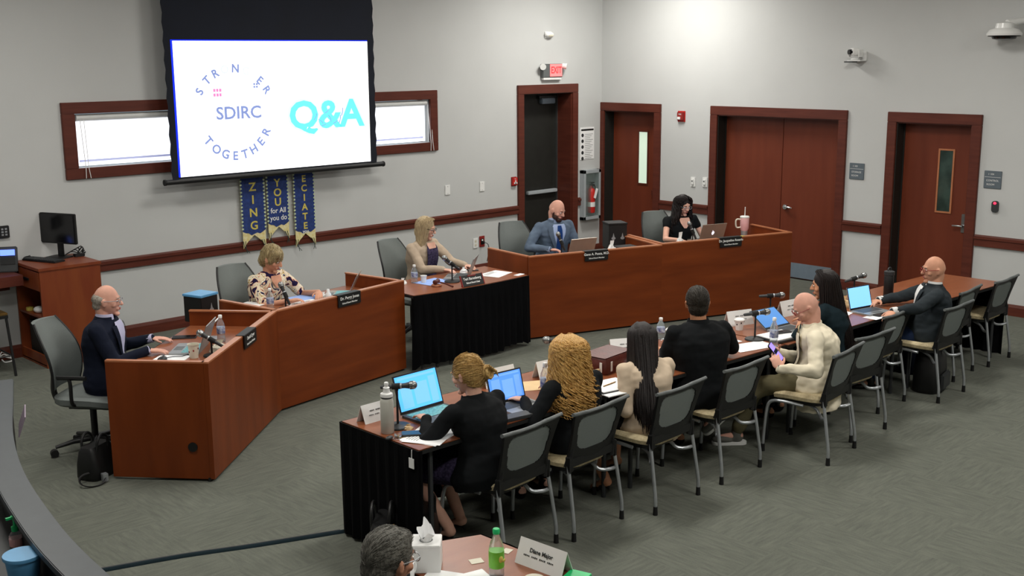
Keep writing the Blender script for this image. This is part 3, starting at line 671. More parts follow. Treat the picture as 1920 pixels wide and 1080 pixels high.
# ---------------------------------------------------------------- cabinet and left wall corner
o = thing('lectern_cabinet', 'cherry wood equipment cabinet with a drawer against the back wall', 'cabinet', (-8.44, -.34, 0)); X0, X1, Y0, Y1, H = -.30, .30, -.315, .31, .985
g = G(); g.bb((X0-.01, Y0-.01, H-.03), (X1+.01, Y1, H)); part('top', g, 'cabinet_wood', o, bevel=.003)
g = G(); g.bb((X0, Y0, 0), (X1, Y0+.02, H-.03)); part('side_panel', g, 'cabinet_wood', o)
g = G(); g.bb((X0, Y1-.02, 0), (X1, Y1, H-.03)); part('side_panel', g, 'cabinet_wood', o)
g = G(); g.bb((X1-.02, Y0+.02, 0), (X1, Y1-.02, H-.03)); part('back_panel', g, 'dark_door', o)
g = G(); g.bb((X0-.006, Y0+.02, .76), (X0+.015, Y1-.02, .945)); dr = part('drawer', g, 'cabinet_wood', o, bevel=.003)
g = G(); g.bb((X0-.016, -.06, .84), (X0-.006, .06, .862)); part('drawer_pull', g, 'black', dr)
g = G(); g.bb((X0+.01, Y0+.02, .48), (X1-.02, Y1-.02, .50)); part('shelf', g, 'cabinet_wood', o)
g = G(); g.bb((X0, Y0+.02, .02), (X0+.02, Y1-.02, .12)); g.bb((X0, Y0+.02, 0), (X1, Y1-.02, .03)); part('plinth', g, 'cabinet_wood', o)
g = G(); g.bb((X0+.06, -.2, .03), (X1-.05, .2, .40)); part('equipment_rack', g, 'dark_door', o)
t = thing('spray_bottle', 'small clear bottle at the right of the cabinet shelf', 'bottle', (-8.70, -.60, .50))
g = G(); g.lathe([(.02, 0), (.024, .01), (.024, .07), (.012, .09), (.01, .11), (.013, .112), (.013, .125)], n=12); part('body', g, 'pet', t, smooth=True)
g = G(); g.cyl((0, 0, .11), (0, 0, .135), .013); g.bb((-.008, -.03, .12), (.008, .01, .135)); part('cap', g, 'dark_red', t)
t = thing('white_mask', 'crumpled white cloth on the cabinet shelf', 'cloth', (-8.66, -.36, .50))
g = G(); g.ball((0, 0, .03), (.05, .06, .035), 12, 8); part('cloth_heap', g, 'white', t, smooth=True)
t = thing('tape_roll', 'small yellow green roll on the cabinet shelf', 'tape', (-8.68, -.18, .50))
g = G(); g.lathe([(.015, 0), (.035, 0), (.035, .03), (.015, .03), (.015, 0)], n=16); part('roll', g, 'gold', t, smooth=True)
t = thing('equipment_case', 'black box standing on the cabinet shelf', 'box', (-8.58, -.36, .50))
g = G(); g.bb((.0, -.12, 0), (.2, .12, .16)); part('shell', g, 'black', t, bevel=.01); g = G(); g.bb((-.006, -.08, .05), (0, .08, .11)); part('front_plate', g, 'dark_grey', t)
# monitor
t = thing('computer_monitor', 'black flat monitor standing on the wooden cabinet', 'monitor', (-8.34, -.17, .985), -1.15)
g = G(); g.bb((-.245, -.018, .145), (.245, .018, .45)); part('bezel', g, 'black', t, bevel=.006)
g = G(); g.bb((-.232, -.021, .16), (.232, -.0185, .438)); part('display', g, 'black_gloss', t)
g = G(); g.bb((-.035, .02, .01), (.035, .045, .27)); part('stand_neck', g, 'black', t, bevel=.005)
g = G(); g.prism(rrect(.22, .18, .03), 0, .012); part('stand_base', g, 'black', t)
t = thing('keyboard', 'black keyboard in front of the monitor', 'keyboard', (-8.53, -.25, .985), -1.2)
g = G(); g.bb((-.22, -.07, 0), (.22, .07, .018)); part('case', g, 'black', t, bevel=.005)
g = G()
for r in range(5):
    for c_ in range(14): g.bb((-.205+.0295*c_, -.058+.024*r, .018), (-.205+.0295*c_+.024, -.058+.024*r+.019, .024))
ko = part('keys', g, 'dark_grey', t); ko['kind'] = 'stuff'
t = thing('computer_mouse', 'black mouse left of the keyboard on the cabinet', 'mouse', (-8.60, -.03, .985), -1.2)
g = G(); g.ball((0, 0, .014), (.03, .05, .018), 12, 8); part('shell', g, 'black', t, smooth=True); g = G(); g.bb((-.003, .015, .028), (.003, .035, .034)); part('wheel', g, 'dark_grey', t)
t = thing('cable_bundle', 'tangle of black cables behind the monitor', 'cable', (-8.2, -.2, .985))
for k in range(4):
    g = G(); g.tube(spline([(-.1, .0, .02), (-.02+.02*k, -.03*k, .05+.02*k), (.06, -.06+.04*k, .02), (.12, .02*k, .03+.015*k), (.1, .05, .006)]), .005, 5); part('cable', g, 'black', t, smooth=True)
g = G(); g.bb((-.02, -.08, 0), (.08, -.02, .03)); part('adapter', g, 'black', t, bevel=.004)
# shelf, phone, wall panel, stool at left edge
t = thing('wall_counter', 'dark wood counter at the left edge beside the cabinet', 'counter', (-9.35, -.2, 0))
g = G(); g.bb((-.6, -.2, .80), (.55, .2, .90)); part('top', g, 'trim_wood', t); g = G(); g.bb((-.6, .1, 0), (-.56, .2, .80)); g.bb((-.6, .17, .7), (.55, .2, .8)); part('bracket', g, 'trim_wood', t)
t = thing('desk_phone', 'black desk phone with a glowing blue display', 'telephone', (-8.86, -.10, .90), -.5)
def tilt(ax, a): return Matrix.Rotation(a, 3, ax)
g = G(); g.box((0, 0, .12), (.26, .05, .25), M=tilt('X', -.25)); g.bb((-.12, -.04, 0), (.12, .09, .04)); part('housing', g, 'dark_grey', t, bevel=.008)
g = G(); g.box((.045, -.012, .19), (.13, .040, .055), M=tilt('X', -.25)); part('lcd_display', g, 'lcd_blue', t)
g = G(); g.box((.045, -.026, .11), (.13, .02, .07), M=tilt('X', -.25)); part('keypad', g, 'black', t)
g = G(); g.tube(spline([(-.09, -.06, .04), (-.09, -.06, .12), (-.09, -.03, .22)]), .022, 8); part('handset', g, 'black', t, smooth=True)
t = thing('wall_control_panel', 'small black control panel on the wall above the phone', 'control panel', (-8.85, 0, 1.28))
g = G(); g.bb((-.16, -.03, -.06), (.10, 0, .06)); part('case', g, 'black', t, bevel=.005); g = G(); g.bb((-.14, -.034, -.035), (.0, -.03, .035)); part('display', g, 'black_gloss', t)
g = G()
for k in range(2):
    for j in range(3): g.bb((.02+.035*k, -.036, -.035+.028*j), (.04+.035*k, -.03, -.018+.028*j))
part('buttons', g, 'silver', t)
t = thing('metal_stool', 'black metal-framed stool with a wooden seat at the left edge', 'stool', (-9.27, -.47, 0), 0)
g = G(); g.bb((-.2, -.2, .59), (.2, .2, .615)); part('seat', g, 'brass', t, bevel=.006)
g = G(); g.bb((-.2, -.2, .56), (.2, .2, .59)); part('seat_frame', g, 'black', t)
for sx in (-1, 1):
    for sy in (-1, 1):
        g = G(); g.tube([(sx*.185, sy*.185, .57), (sx*.215, sy*.215, 0)], .014, 4); part('leg', g, 'black', t)
g = G()
for a, b in (((-.2, -.2), (.2, -.2)), ((.2, -.2), (.2, .2)), ((.2, .2), (-.2, .2)), ((-.2, .2), (-.2, -.2))): g.tube([(a[0], a[1], .2), (b[0], b[1], .2)], .009, 5)
part('foot_rail', g, 'black', t)
t = thing('floor_cables', 'loose white cables on the floor under the left counter', 'cable', (-8.98, -.10, 0))
for k in range(3):
    g = G(); g.tube(spline([(-.1, .02, .3-.1*k), (-.02, -.02, .08), (.05, .03*k, .05+.02*k), (.12, -.03, .02), (.03, -.05, .01), (.0, -.03, .04)]), .006, 5); part('cable', g, 'white', t, smooth=True)
# ---------------------------------------------------------------- stacking chairs
def make_chair(label):
    t = thing('stacking_chair', label, 'chair')
    # seat: rounded cushion
    rs = []
    for z, k in ((.42, .88), (.43, .98), (.455, 1.0), (.468, .95), (.473, .80)):
        r = []
        for x, y in rrect(.455, .44, .13, 5):
            zz = z-.03*max(0, (y-.08)/.14)**2+.012*(abs(x)/.22)**2
            r.append((x*k, y*k+.01, zz))
        rs.append(r)
    g = G(); g.rings(rs); part('seat', g, 'seat_beige', t, smooth=True)
    g = G(); g.prism([(x*.8, y*.8+.01) for x, y in rrect(.455, .44, .12, 4)], .40, .425); part('seat_pan', g, 'black', t)
    # backrest surface mapping u in -1..1, v 0..1
    def bp(u, v, o=0):
        w = .205+.05*v**1.5+.03*(1-v)**3; x = u*w; zz = .462+.335*v
        y = -.215-.055*v+.02*u*u*(1-v)-.05*v*v*max(0, abs(u)-.6)
        return Vector((x, y+o, zz+.022*u*u*v*v))
    N1, N2 = 14, 12
    def shell(g, us, vs, o0, o1, keep=None):
        cells = [(i, j) for i in range(len(us)-1) for j in range(len(vs)-1) if keep is None or keep((us[i]+us[i+1])/2, (vs[j]+vs[j+1])/2)]
        S = set(cells); idx = {}; vsx = []; fs = []
        def vi(i, j, k):
            if (i, j, k) not in idx: idx[(i, j, k)] = len(vsx); vsx.append(bp(us[i], vs[j], o1 if k else o0))
            return idx[(i, j, k)]
        for i, j in cells:
            fs.append((vi(i, j, 0), vi(i+1, j, 0), vi(i+1, j+1, 0), vi(i, j+1, 0))); fs.append((vi(i, j+1, 1), vi(i+1, j+1, 1), vi(i+1, j, 1), vi(i, j, 1)))
            for (di, dj, a, b) in ((-1, 0, (i, j+1), (i, j)), (1, 0, (i+1, j), (i+1, j+1)), (0, -1, (i, j), (i+1, j)), (0, 1, (i+1, j+1), (i, j+1))):
                if (i+di, j+dj) not in S: fs.append((vi(*a, 0), vi(*b, 0), vi(*b, 1), vi(*a, 1))[::-1])
        g.add(vsx, fs)
    us = [-1+2*i/64 for i in range(65)]; vs = [j/56 for j in range(57)]
    def inside(u, v):
        a = abs(u)/(.76+.06*v); b = (v-.61)/.345
        return a**3.6+abs(b)**4 < 1
    g = G(); shell(g, us, vs, -.009, .009, lambda u, v: not inside(u, v)); part('back_frame', g, 'black', t, smooth=True)
    g = G(); shell(g, us, vs, -.002, .002, lambda u, v: (abs(u)/.86)**3.2+abs((v-.61)/.38)**3.8 < 1); part('mesh_panel', g, 'mesh_fabric', t, smooth=True)
    g = G(); g.tube([bp(u*1.0, 1.0)+Vector((0, -.0, .004)) for u in [-1.07+2.14*i/18 for i in range(19)]], .0125, 8); part('top_rail', g, 'grey_plastic', t, smooth=True)
    g = G()
    for s in (-1, 1):
        g.tube([(s*.20, -.215, .43), (s*.215, -.215, .50), (s*.195, -.225, .58)], [.02, .02, .012], 8)
        g.bb((s*.225-.012, -.235, .42), (s*.225+.012, -.2, .53))
    g.bb((-.225, -.228, .455), (.225, -.205, .515)); part('lower_bracket', g, 'black', t, bevel=.004)
    for s in (-1, 1):
        g = G(); g.tube(spline([(s*.225, -.215, .47), (s*.232, -.24, .33), (s*.238, -.268, .16), (s*.24, -.275, .11), (s*.24, -.277, .05)], 3), .0125, 8)
        lg = part('leg', g, 'silver', t, smooth=True); g = G(); g.cyl((s*.24, -.277, 0), (s*.24, -.277, .058), .0165, .014, 10); part('foot_cap', g, 'rubber', lg)
        g = G(); g.tube(spline([(s*.20, -.05, .40), (s*.215, .08, .41), (s*.225, .19, .40), (s*.232, .225, .34), (s*.236, .24, .18), (s*.238, .245, .05)], 4), .0125, 8)
        lg = part('leg', g, 'silver', t, smooth=True); g = G(); g.cyl((s*.238, .245, 0), (s*.238, .245, .058), .0165, .014, 10); part('foot_cap', g, 'rubber', lg)
        g = G(); g.tube(spline([(s*.232, -.235, .345), (s*.20, -.20, .33), (s*.15, -.16, .335), (s*.13, -.12, .37), (s*.13, -.05, .40)], 4), .012, 8); part('side_loop', g, 'silver', t, smooth=True)
    return t
CH = [(-8.41, -6.66, 5, 'chair of the woman with the blonde bun, nearest the camera'), (-7.83, -6.69, 3, 'chair of the woman with curly blonde hair'),
      (-7.145, -6.785, 2, 'chair of the long-haired woman in the beige blazer'), (-6.39, -6.77, 1, 'chair of the man in the black suit seen from behind'),
      (-5.565, -7.07, 7, 'chair of the man in the cream blazer'), (-4.94, -6.965, -3, 'mesh chair just beyond the man in the cream blazer'),
      (-4.16, -6.73, 2, 'empty mesh chair just left of the bald man in the dark suit'), (-3.52, -6.955, 0, 'chair of the bald man in the dark suit and glasses'),
      (-2.83, -6.73, 5, 'empty mesh chair partly hidden behind the bald man in the dark suit'), (-2.09, -6.75, 1, 'empty mesh chair farthest right')]
ch0 = None
for x, y, a, lab in CH:
    lab = 'black mesh-back '+lab if not lab.startswith(('mesh', 'empty')) else lab
    if ch0 is None: ch0 = make_chair(lab); ch0['group'] = 'stacking chairs along the long table'; c_ = ch0; c_.location = (x, y, 0); c_.rotation_euler = (0, 0, math.radians(a))
    else: dup(ch0, (x, y, 0), math.radians(a), lab, 'stacking chairs along the long table')
# ---------------------------------------------------------------- office chairs
def make_office(label):
    t = thing('office_chair', label, 'chair'); 
    for k in range(5):
        a = 2*PI*k/5+.3; g = G(); g.tube([(0, 0, .11), (.16*math.cos(a), .16*math.sin(a), .10), (.29*math.cos(a), .29*math.sin(a), .075)], [.028, .02, .014], 8)
        lg = part('base_leg', g, 'black', t, smooth=True); g = G(); cx, cy = .30*math.cos(a), .30*math.sin(a)
        g.cyl((cx-.022*math.sin(a), cy+.022*math.cos(a), .03), (cx+.022*math.sin(a), cy-.022*math.cos(a), .03), .03, n=12); part('caster', g, 'rubber', lg, smooth=True)
    g = G(); g.cyl((0, 0, .08), (0, 0, .40), .025); part('gas_column', g, 'black', t, smooth=True)
    rs = []
    for z, k in ((.41, .9), (.43, 1), (.47, 1), (.485, .85)): rs.append([(x*k, y*k, z-.03*max(0, y/.2)**3) for x, y in rrect(.48, .46, .14, 5)])
    g = G(); g.rings(rs); part('seat', g, 'office_fabric', t, smooth=True)
    g = G(); g.bb((-.1, -.14, .36), (.1, .12, .41)); g.tube(spline([(0, -.1, .38), (0, -.25, .38), (0, -.30, .46), (0, -.29, .6)]), .022, 8); part('tilt_mechanism', g, 'black', t, smooth=True)
    g = G(); rs = []
    for v in [i/10 for i in range(11)]:
        w = (.235-.03*(2*v-1)**2-.05*v**3)*1.0; y = -.235-.05*v+.04*math.sin(v*PI*1.2)-.06*v*v; z = .52+.50*v; row = []
        for u in [-1+2*i/10 for i in range(11)]: row.append(Vector((u*w, y+.05*u*u, z)))
        rs.append(row+[Vector((p.x, p.y-.035*(1-.6*abs(p.x/w)**3), p.z)) for p in row[::-1]])
    g.rings(rs); part('backrest', g, 'office_fabric', t, smooth=True)
    g = G(); 
    pts = [rs[i][0]+Vector((0, -.01, 0)) for i in range(11)]; pts2 = [rs[i][10]+Vector((0, -.01, 0)) for i in range(11)]
    for q_ in (pts, pts2): g = G(); g.tube(q_, .011, 6); part('back_trim', g, 'black', t, smooth=True)
    for s in (-1, 1):
        g = G(); g.tube(spline([(s*.2, -.02, .42), (s*.27, -.02, .46), (s*.275, -.02, .60), (s*.27, -.03, .64)]), .014, 7); g.tube([(s*.27, -.12, .65), (s*.27, .10, .65)], .022, 7, flat=.7); part('armrest', g, 'black', t, smooth=True)
    return t
OC = [(-9.43, -3.26, -140, 'grey office chair of the bald man in the navy jacket'), (-7.42, -2.30, 185, 'grey office chair of the woman in the floral blouse'),
      (-5.43, -2.17, 190, 'grey office chair of the woman in the beige cardigan'), (-3.72, -2.15, 166, 'grey office chair of the man in the grey suit'), (-1.90, -2.79, 162, 'grey office chair of the woman in the black top')]
oc0 = None
for x, y, a, lab in OC:
    if oc0 is None: oc0 = make_office(lab); oc0.location = (x, y, 0); oc0.rotation_euler = (0, 0, math.radians(a)); oc0['group'] = 'office chairs behind the dais'
    else: dup(oc0, (x, y, 0), math.radians(a), lab, 'office chairs behind the dais')
# ---------------------------------------------------------------- people
WORK = bpy.data.scenes.new('work')
def remesh(g, voxel, it=3, fn=None):
    me = mk_mesh('tmp', g); ob = bpy.data.objects.new('tmp', me); WORK.collection.objects.link(ob)
    m = ob.modifiers.new('r', 'REMESH'); m.mode = 'VOXEL'; m.voxel_size = voxel
    m = ob.modifiers.new('s', 'SMOOTH'); m.factor = .5; m.iterations = it
    vl = WORK.view_layers[0]; vl.update(); dg = vl.depsgraph; dg.update()
    r = bpy.data.meshes.new_from_object(ob.evaluated_get(dg))
    bpy.data.objects.remove(ob); bpy.data.meshes.remove(me); r.materials.clear()
    if fn:
        n = len(r.vertices); co = [0.]*(3*n); no = [0.]*(3*n); r.vertices.foreach_get('co', co); r.vertex_normals.foreach_get('vector', no)
        for i in range(0, 3*n, 3): co[i:i+3] = fn(Vector(co[i:i+3]), Vector(no[i:i+3]))
        r.vertices.foreach_set('co', co); r.update()
    return r
def ik(a, b, l1, l2, hint):
    a = Vector(a); b = Vector(b); d = b-a; L = d.length
    if L > (l1+l2)*.995: b = a+d*((l1+l2)*.995/L); d = b-a; L = d.length
    x = (l1*l1-l2*l2+L*L)/(2*L); h = math.sqrt(max(0, l1*l1-x*x)); u = d/L; hv = Vector(hint); hv = (hv-u*hv.dot(u)).normalized()
    return a+u*x+hv*h, b
def head_pt(d):
    """unit direction -> head surface point (head frame, +Y forward, +Z up)"""
    x, y, z = d; p = Vector((x*.074, y*.094, z*.118))
    if z < 0:
        k = -z; p.x *= 1-.34*k*k; p.y *= (1-.10*k) if y > 0 else (1-.42*k)
        p.y += .020*k*k
    if y > .2 and z > .1: p.y *= 1-.06*z
    if y < 0: p.y *= 1.03
    return p
def head_geo(g, w=1.0, beard=False):
    rs = []; nu, nv = 36, 26
    for j in range(nv+1):
        a = -PI/2+PI*j/nv; a = max(-PI/2+.03, min(PI/2-.03, a))
        rs.append([head_pt((math.cos(a)*math.cos(2*PI*k/nu), math.cos(a)*math.sin(2*PI*k/nu), math.sin(a))) for k in range(nu)])
    g.rings([[Vector((p.x*w, p.y, p.z)) for p in r] for r in rs])
    g.cap((0, .088, .018), (0, .110, -.020), .0085, .014, 10)          # nose
    g.ball((-.011, .100, -.024), (.009, .010, .007)); g.ball((.011, .100, -.024), (.009, .010, .007))
    g.cap((-.03, .082, .030), (.03, .082, .030), .010, .010, 8)        # brow
    g.ball((0, .078, -.098), (.026, .020, .018)); g.ball((0, .086, -.058), (.026, .014, .014))
    for s in (-1, 1):
        g.ball((s*.045*w, .058, -.022), (.022, .022, .020)); M = Matrix.Rotation(s*.35, 3, 'Z')
        g.ball((s*.079*w, -.004, -.008), (.008, .018, .031), 10, 10, M); g.ball((s*.084*w, -.010, .004), (.006, .017, .020), 10, 10, M)
def hand_geo(g, wr, d, n, side, curl=.45, sc=1.0, thumb_out=.7):
    """wrist, finger direction, back-of-hand normal; side=+1 right hand"""
    d = Vector(d).normalized(); n = Vector(n); n = (n-d*n.dot(d)).normalized(); r = d.cross(n)   # r: toward thumb for left hand
    th = -r if side > 0 else r
    M = Matrix((-th, d, n)).transposed()
    c = Vector(wr)+d*(.050*sc); g.ball(c, (.040*sc, .053*sc, .015*sc), 14, 10, M)
    for k in range(4):
        L = (.066, .076, .072, .056)[k]*sc; o = (k-1.5)*.0195*sc; b = Vector(wr)+d*(.088*sc-.004*abs(k-1.2))-th*o
        fd = (d-th*(k-1.5)*.07).normalized(); a = b; ang = curl*.45
        for q, fr in enumerate((.45, .32, .23)):
            ang2 = ang; dd = (fd*math.cos(ang2)-n*math.sin(ang2)); e = a+dd*(L*fr); g.cap(a, e, (.0088-.0007*q)*sc, (.0082-.0007*q)*sc, 8); a = e; ang += curl*.6
    b = Vector(wr)+d*.022*sc+th*.028*sc; t1 = (th*thumb_out+d*.75-n*.25).normalized(); e = b+t1*.042*sc; g.cap(b, e, .0115*sc, .0098*sc, 8)
    t2 = (th*thumb_out*.35+d-n*.3).normalized(); g.cap(e, e+t2*.030*sc, .0096*sc, .008*sc, 8)
def person(label, pos, fwd, s):
    """pos=(x,y) of pelvis on plan, fwd=(fx,fy) facing; all options in s"""
    th_ = yaw(*fwd); o = thing('person', label, 'person', (pos[0], pos[1], 0), th_)
    inv = (Matrix.Translation((pos[0], pos[1], 0)) @ Matrix.Rotation(th_, 4, 'Z')).inverted(); inv3 = inv.to_3x3()
    seat = s.get('seat', .475); fem = s.get('fem', 0); wd = s.get('w', .92 if fem else 1.0); lean = math.radians(s.get('lean', 6)); sl = math.radians(s.get('side', 0))
    sk = s.get('skin', 'skin_a'); hs = s.get('hs', 1.0)
    T = Vector((math.sin(sl), math.sin(lean)*math.cos(sl), math.cos(lean)*math.cos(sl))); tw = math.radians(s.get('twist', 0))
    pel = Vector((0, 0, seat+.09)); HT = s.get('torso', .47)*(.97 if fem else 1.0); k0 = HT/.48
    def ax(t):                              # local axes at height t with twist
        a = tw*min(1, max(0, t/.45)); X = Vector((math.cos(a), math.sin(a), 0)); Y = T.cross(X).normalized(); X = Y.cross(T).normalized(); return X, Y
    bend = s.get('bend', .02)
    def P(t, x=0, y=0):
        X, Y = ax(t); return pel+T*(t*k0)+X*x+Y*(y-bend*math.sin(min(1, max(0, t/.5))*PI))
    prof = [(-.11, .155, .110), (-.05, .175, .130), (.02, .168, .128), (.11, .145, .112), (.20, .150, .115), (.29, .168, .122), (.36, .180, .118), (.42, .168, .100), (.455, .135, .080), (.485, .080, .062)]
    if fem: prof = [(-.11, .160, .110), (-.05, .178, .130), (.02, .160, .120), (.11, .128, .100), (.20, .132, .104), (.29, .150, .122), (.36, .158, .112), (.42, .150, .092), (.455, .120, .072), (.485, .070, .056)]
    belly = s.get('belly', 0)
    def ring(t, a, b, n=28, o=0, th0=0, th1=2*PI, full=True):
        out = []
        for k in range(n):
            q = th0+(th1-th0)*k/(n if full else n-1); ca, sa = math.cos(q), math.sin(q)
            bb = b+o+(belly*math.exp(-((t-.08)/.12)**2) if sa > 0 else 0)
            out.append(P(t, (a*wd+o)*math.copysign(abs(ca)**.86, ca), bb*math.copysign(abs(sa)**.9, sa)))
        return out
    def interp(t):
        for i in range(len(prof)-1):
            if prof[i][0] <= t <= prof[i+1][0]:
                f = (t-prof[i][0])/(prof[i+1][0]-prof[i][0]); return [prof[i][j]*(1-f)+prof[i+1][j]*f for j in (1, 2)]
        return prof[0][1:] if t < prof[0][0] else prof[-1][1:]
    # arms
    S = {}; E = {}; Wr = {}; HD = {}
    for side, nm in ((-1, 'L'), (1, 'R')):
        S[nm] = P(.425, side*.172*wd, 0); arm = s.get('arm'+nm)
        if arm is None: arm = dict(w=None)
        w = inv @ Vector(arm['w']) if arm.get('w') else P(.1, side*.2, .30)
        hint = inv3 @ Vector(arm['hint']) if arm.get('hint') else Vector((side*.55, -.5, -.9))
        E[nm], Wr[nm] = ik(S[nm], w, .285*(.94 if fem else 1), .255*(.94 if fem else 1), hint)
        d = inv3 @ Vector(arm['d']) if arm.get('d') else (Wr[nm]-E[nm]); n = inv3 @ Vector(arm['n']) if arm.get('n') else Vector((0, 0, 1))
        HD[nm] = (d, n, arm.get('curl', .45))
    # legs
    hip = {}; kn = {}; an = {}
    for side, nm in ((-1, 'L'), (1, 'R')):
        hip[nm] = pel+Vector((side*.088, .02, -.02)); lg = s.get('leg'+nm)
        a = inv @ Vector(lg['a']) if lg and lg.get('a') else Vector((side*.11, .46, .085)); hint = inv3 @ Vector(lg['hint']) if lg and lg.get('hint') else Vector((0, .6, 1))
        kn[nm], an[nm] = ik(hip[nm], a, .42, .41, hint)
    foot = {nm: (inv3 @ Vector(s['leg'+nm]['f']) if s.get('leg'+nm) and s['leg'+nm].get('f') else Vector((0, 1, -.12))).normalized() for nm in 'LR'}
    # head frame
    nb = P(.485); hp = math.radians(s.get('pitch', 10)); hy = math.radians(s.get('hyaw', 0)); hr = math.radians(s.get('roll', 0))
    neck_dir = (T*.8+Vector((0, .35*math.sin(hp+lean), .35))).normalized(); hc = nb+neck_dir*(.137*hs)+Vector((0, .012, 0))
    H = Matrix.Translation(hc) @ Matrix.Rotation(hy, 4, 'Z') @ Matrix.Rotation(-hp, 4, 'X') @ Matrix.Rotation(hr, 4, 'Y') @ Matrix.Scale(hs, 4)
    # ---- body, one continuous mesh
    g = G(); g.rings([ring(*p, o=-.012) for p in prof])
    hb = H @ Vector((0, -.030, -.05)); g.cap(nb-T*.03, hb, .060 if not fem else .050, .056 if not fem else .047, 14)
    g.T = H; head_geo(g, s.get('fw', 1.0)); g.T = Matrix.Identity(4)
    for nm, side in (('L', -1), ('R', 1)):
        ar = .9 if fem else 1.0
        g.cap(P(.40, side*.11*wd), S[nm], .058*ar, .052*ar); g.cap(P(.445, side*.03), P(.42, side*.12*wd), .042*ar, .036*ar); g.cap(S[nm], E[nm], .046*ar, .037*ar); g.cap(E[nm], Wr[nm], .037*ar, .0245*ar)
        d, n, cu = HD[nm]; hand_geo(g, Wr[nm], d, n, side, cu, .93 if fem else 1.0)
        g.cap(hip[nm], kn[nm], .078, .052); g.cap(kn[nm], an[nm], .051, .034); f = foot[nm]; g.cap(an[nm]+Vector((0, 0, -.03))-f*.02, an[nm]+Vector((0, 0, -.045))+f*.13, .034, .024)
    body = part('body', remesh(g, .0062, 2), sk, o, smooth=True)
    # ---- face
    hp_ = lambda v: H @ Vector(v)
    if s.get('face', True):
        for e in (-1, 1):
            g = G(); g.T = H; g.ball((e*.031, .0835, .008), (.0125, .007, .0062), 12, 8); part('eye', g, 'eye_white', o, smooth=True)
            g = G(); g.T = H; g.ball((e*.031, .0885, .007), (.0058, .004, .0058), 10, 8); part('iris', g, 'iris', o, smooth=True)
            g = G(); g.T = H; g.tube([(e*.016, .0945, .026), (e*.032, .0935, .031), (e*.048, .084, .026)], [.003, .004, .002], 6); part('eyebrow', g, s.get('brow', s.get('hairm', 'hair_brown')), o, smooth=True)
        g = G(); g.T = H; g.ball((0, .0975, -.052), (.021, .006, .0045), 12, 8); g.ball((0, .0965, -.060), (.017, .006, .005), 12, 8); part('lips', g, 'lip', o, smooth=True)
    if s.get('glasses'):
        gm = s['glasses']; g = G(); g.T = H
        for e in (-1, 1):
            g.tube([(e*.033+.022*math.cos(2*PI*k/16), .105, .006+.016*math.sin(2*PI*k/16)) for k in range(17)], .0022, 6, caps=False)
            g.tube([(e*.055, .104, .012), (e*.080, .06, .012), (e*.086, -.005, .008)], .0024, 6)
        g.tube([(-.011, .106, .010), (0, .108, .013), (.011, .106, .010)], .002, 6); part('glasses', g, gm, o, smooth=True)
    if s.get('beard'):
        g = G(); g.T = H; g.ball((0, .070, -.088), (.046, .038, .034)); g.ball((0, .090, -.076), (.026, .016, .028))
        for e in (-1, 1): g.ball((e*.050, .038, -.060), (.020, .040, .034)); g.ball((e*.066, .014, -.025), (.009, .015, .035))
        part('beard', remesh(g, .006, 2, lambda c, n: c+n*.002*noise.noise(c*120)), 'beard', o, smooth=True)
    # ---- clothes
    top = s['top']; tm = top['m']; fold = top.get('fold', .006)
    def fd(c, n):
        a = noise.noise(Vector((c.x*9, c.y*9, c.z*14))); b = noise.noise(Vector((c.x*22+5, c.y*22, c.z*30))); return c+n*(fold*a+fold*.5*b)
    g = G(); o1 = top.get('o', .016); lo = top.get('hem', -.13)
    pr = [p if p[0] > .03 else (p[0], p[1]+top.get('flare', 0)*(.5 if p[0] > -.03 else .9), p[2]+top.get('flare', 0)*(.5 if p[0] > -.03 else .9)) for p in prof if p[0] > lo]; rs = [ring(lo, interp(max(lo, -.11))[0]+top.get('flare', .012), interp(max(lo, -.11))[1]+top.get('flare', .012), o=o1)]+[ring(*p, o=o1*(1 if p[0] < .43 else .6)) for p in pr]
    if top.get('low'): rs = rs[:-1]
    g.rings(rs)
    slv = top.get('sleeve', 1.0)
    for nm, side in (('L', -1), ('R', 1)):
        ar = .92 if fem else 1.0
        g.cap(P(.40, side*.10*wd), S[nm]+Vector((0, 0, -.004)), .066*ar, .062*ar); g.cap(P(.452, side*.035), P(.425, side*.14*wd), .058*ar, .054*ar)
        up = min(1, slv*2); g.cap(S[nm], S[nm].lerp(E[nm], up), .062*ar, (.054-.0*up)*ar)
        if slv > .5: g.cap(E[nm], E[nm].lerp(Wr[nm], (slv-.5)*2*.97), .054*ar, .037*ar if top.get('cuff', 1) else .045)
    if top.get('skirt'):
        for side in (-1, 1): g.cap(pel+Vector((side*.09, 0, -.05)), pel+Vector((side*.10, .18, -.045)), .10, .085)
    for bx in top.get('extra', []): g.ball(inv @ Vector(bx[0]), bx[1])
    topo = part(top.get('name', 'jacket'), remesh(g, .0085, 3, fd), tm, o, smooth=True)
    # patches lying on the chest
    def patch(nm, m, t0, t1, w0, w1, off, nu=10, nv=12, parent=o, c0=0, c1=0):
        off = off-.018+o1+.006+fold*.6
        rs = []
        for j in range(nv+1):
            f = j/nv; t = t0+(t1-t0)*f; a, b = interp(t); hw = w0+(w1-w0)*f; cc = c0+(c1-c0)*f; row = []
            for i in range(nu+1):
                q = PI/2-(cc+hw*(2*i/nu-1)); ca, sa = math.cos(q), math.sin(q); bb = b+off+(belly*math.exp(-((t-.08)/.12)**2))
                row.append(P(t, (a*wd+off)*math.copysign(abs(ca)**.86, ca), bb*abs(sa)**.9))
            rs.append(row)
        g = G(); th = Vector((0, .006, 0)); vs = [p for r in rs for p in r]; n = nu+1; fs = []
        for j in range(nv):
            for i in range(nu): fs.append((j*n+i, j*n+i+1, (j+1)*n+i+1, (j+1)*n+i))
        g.add(vs, fs); return part(nm, g, m, parent, smooth=True)
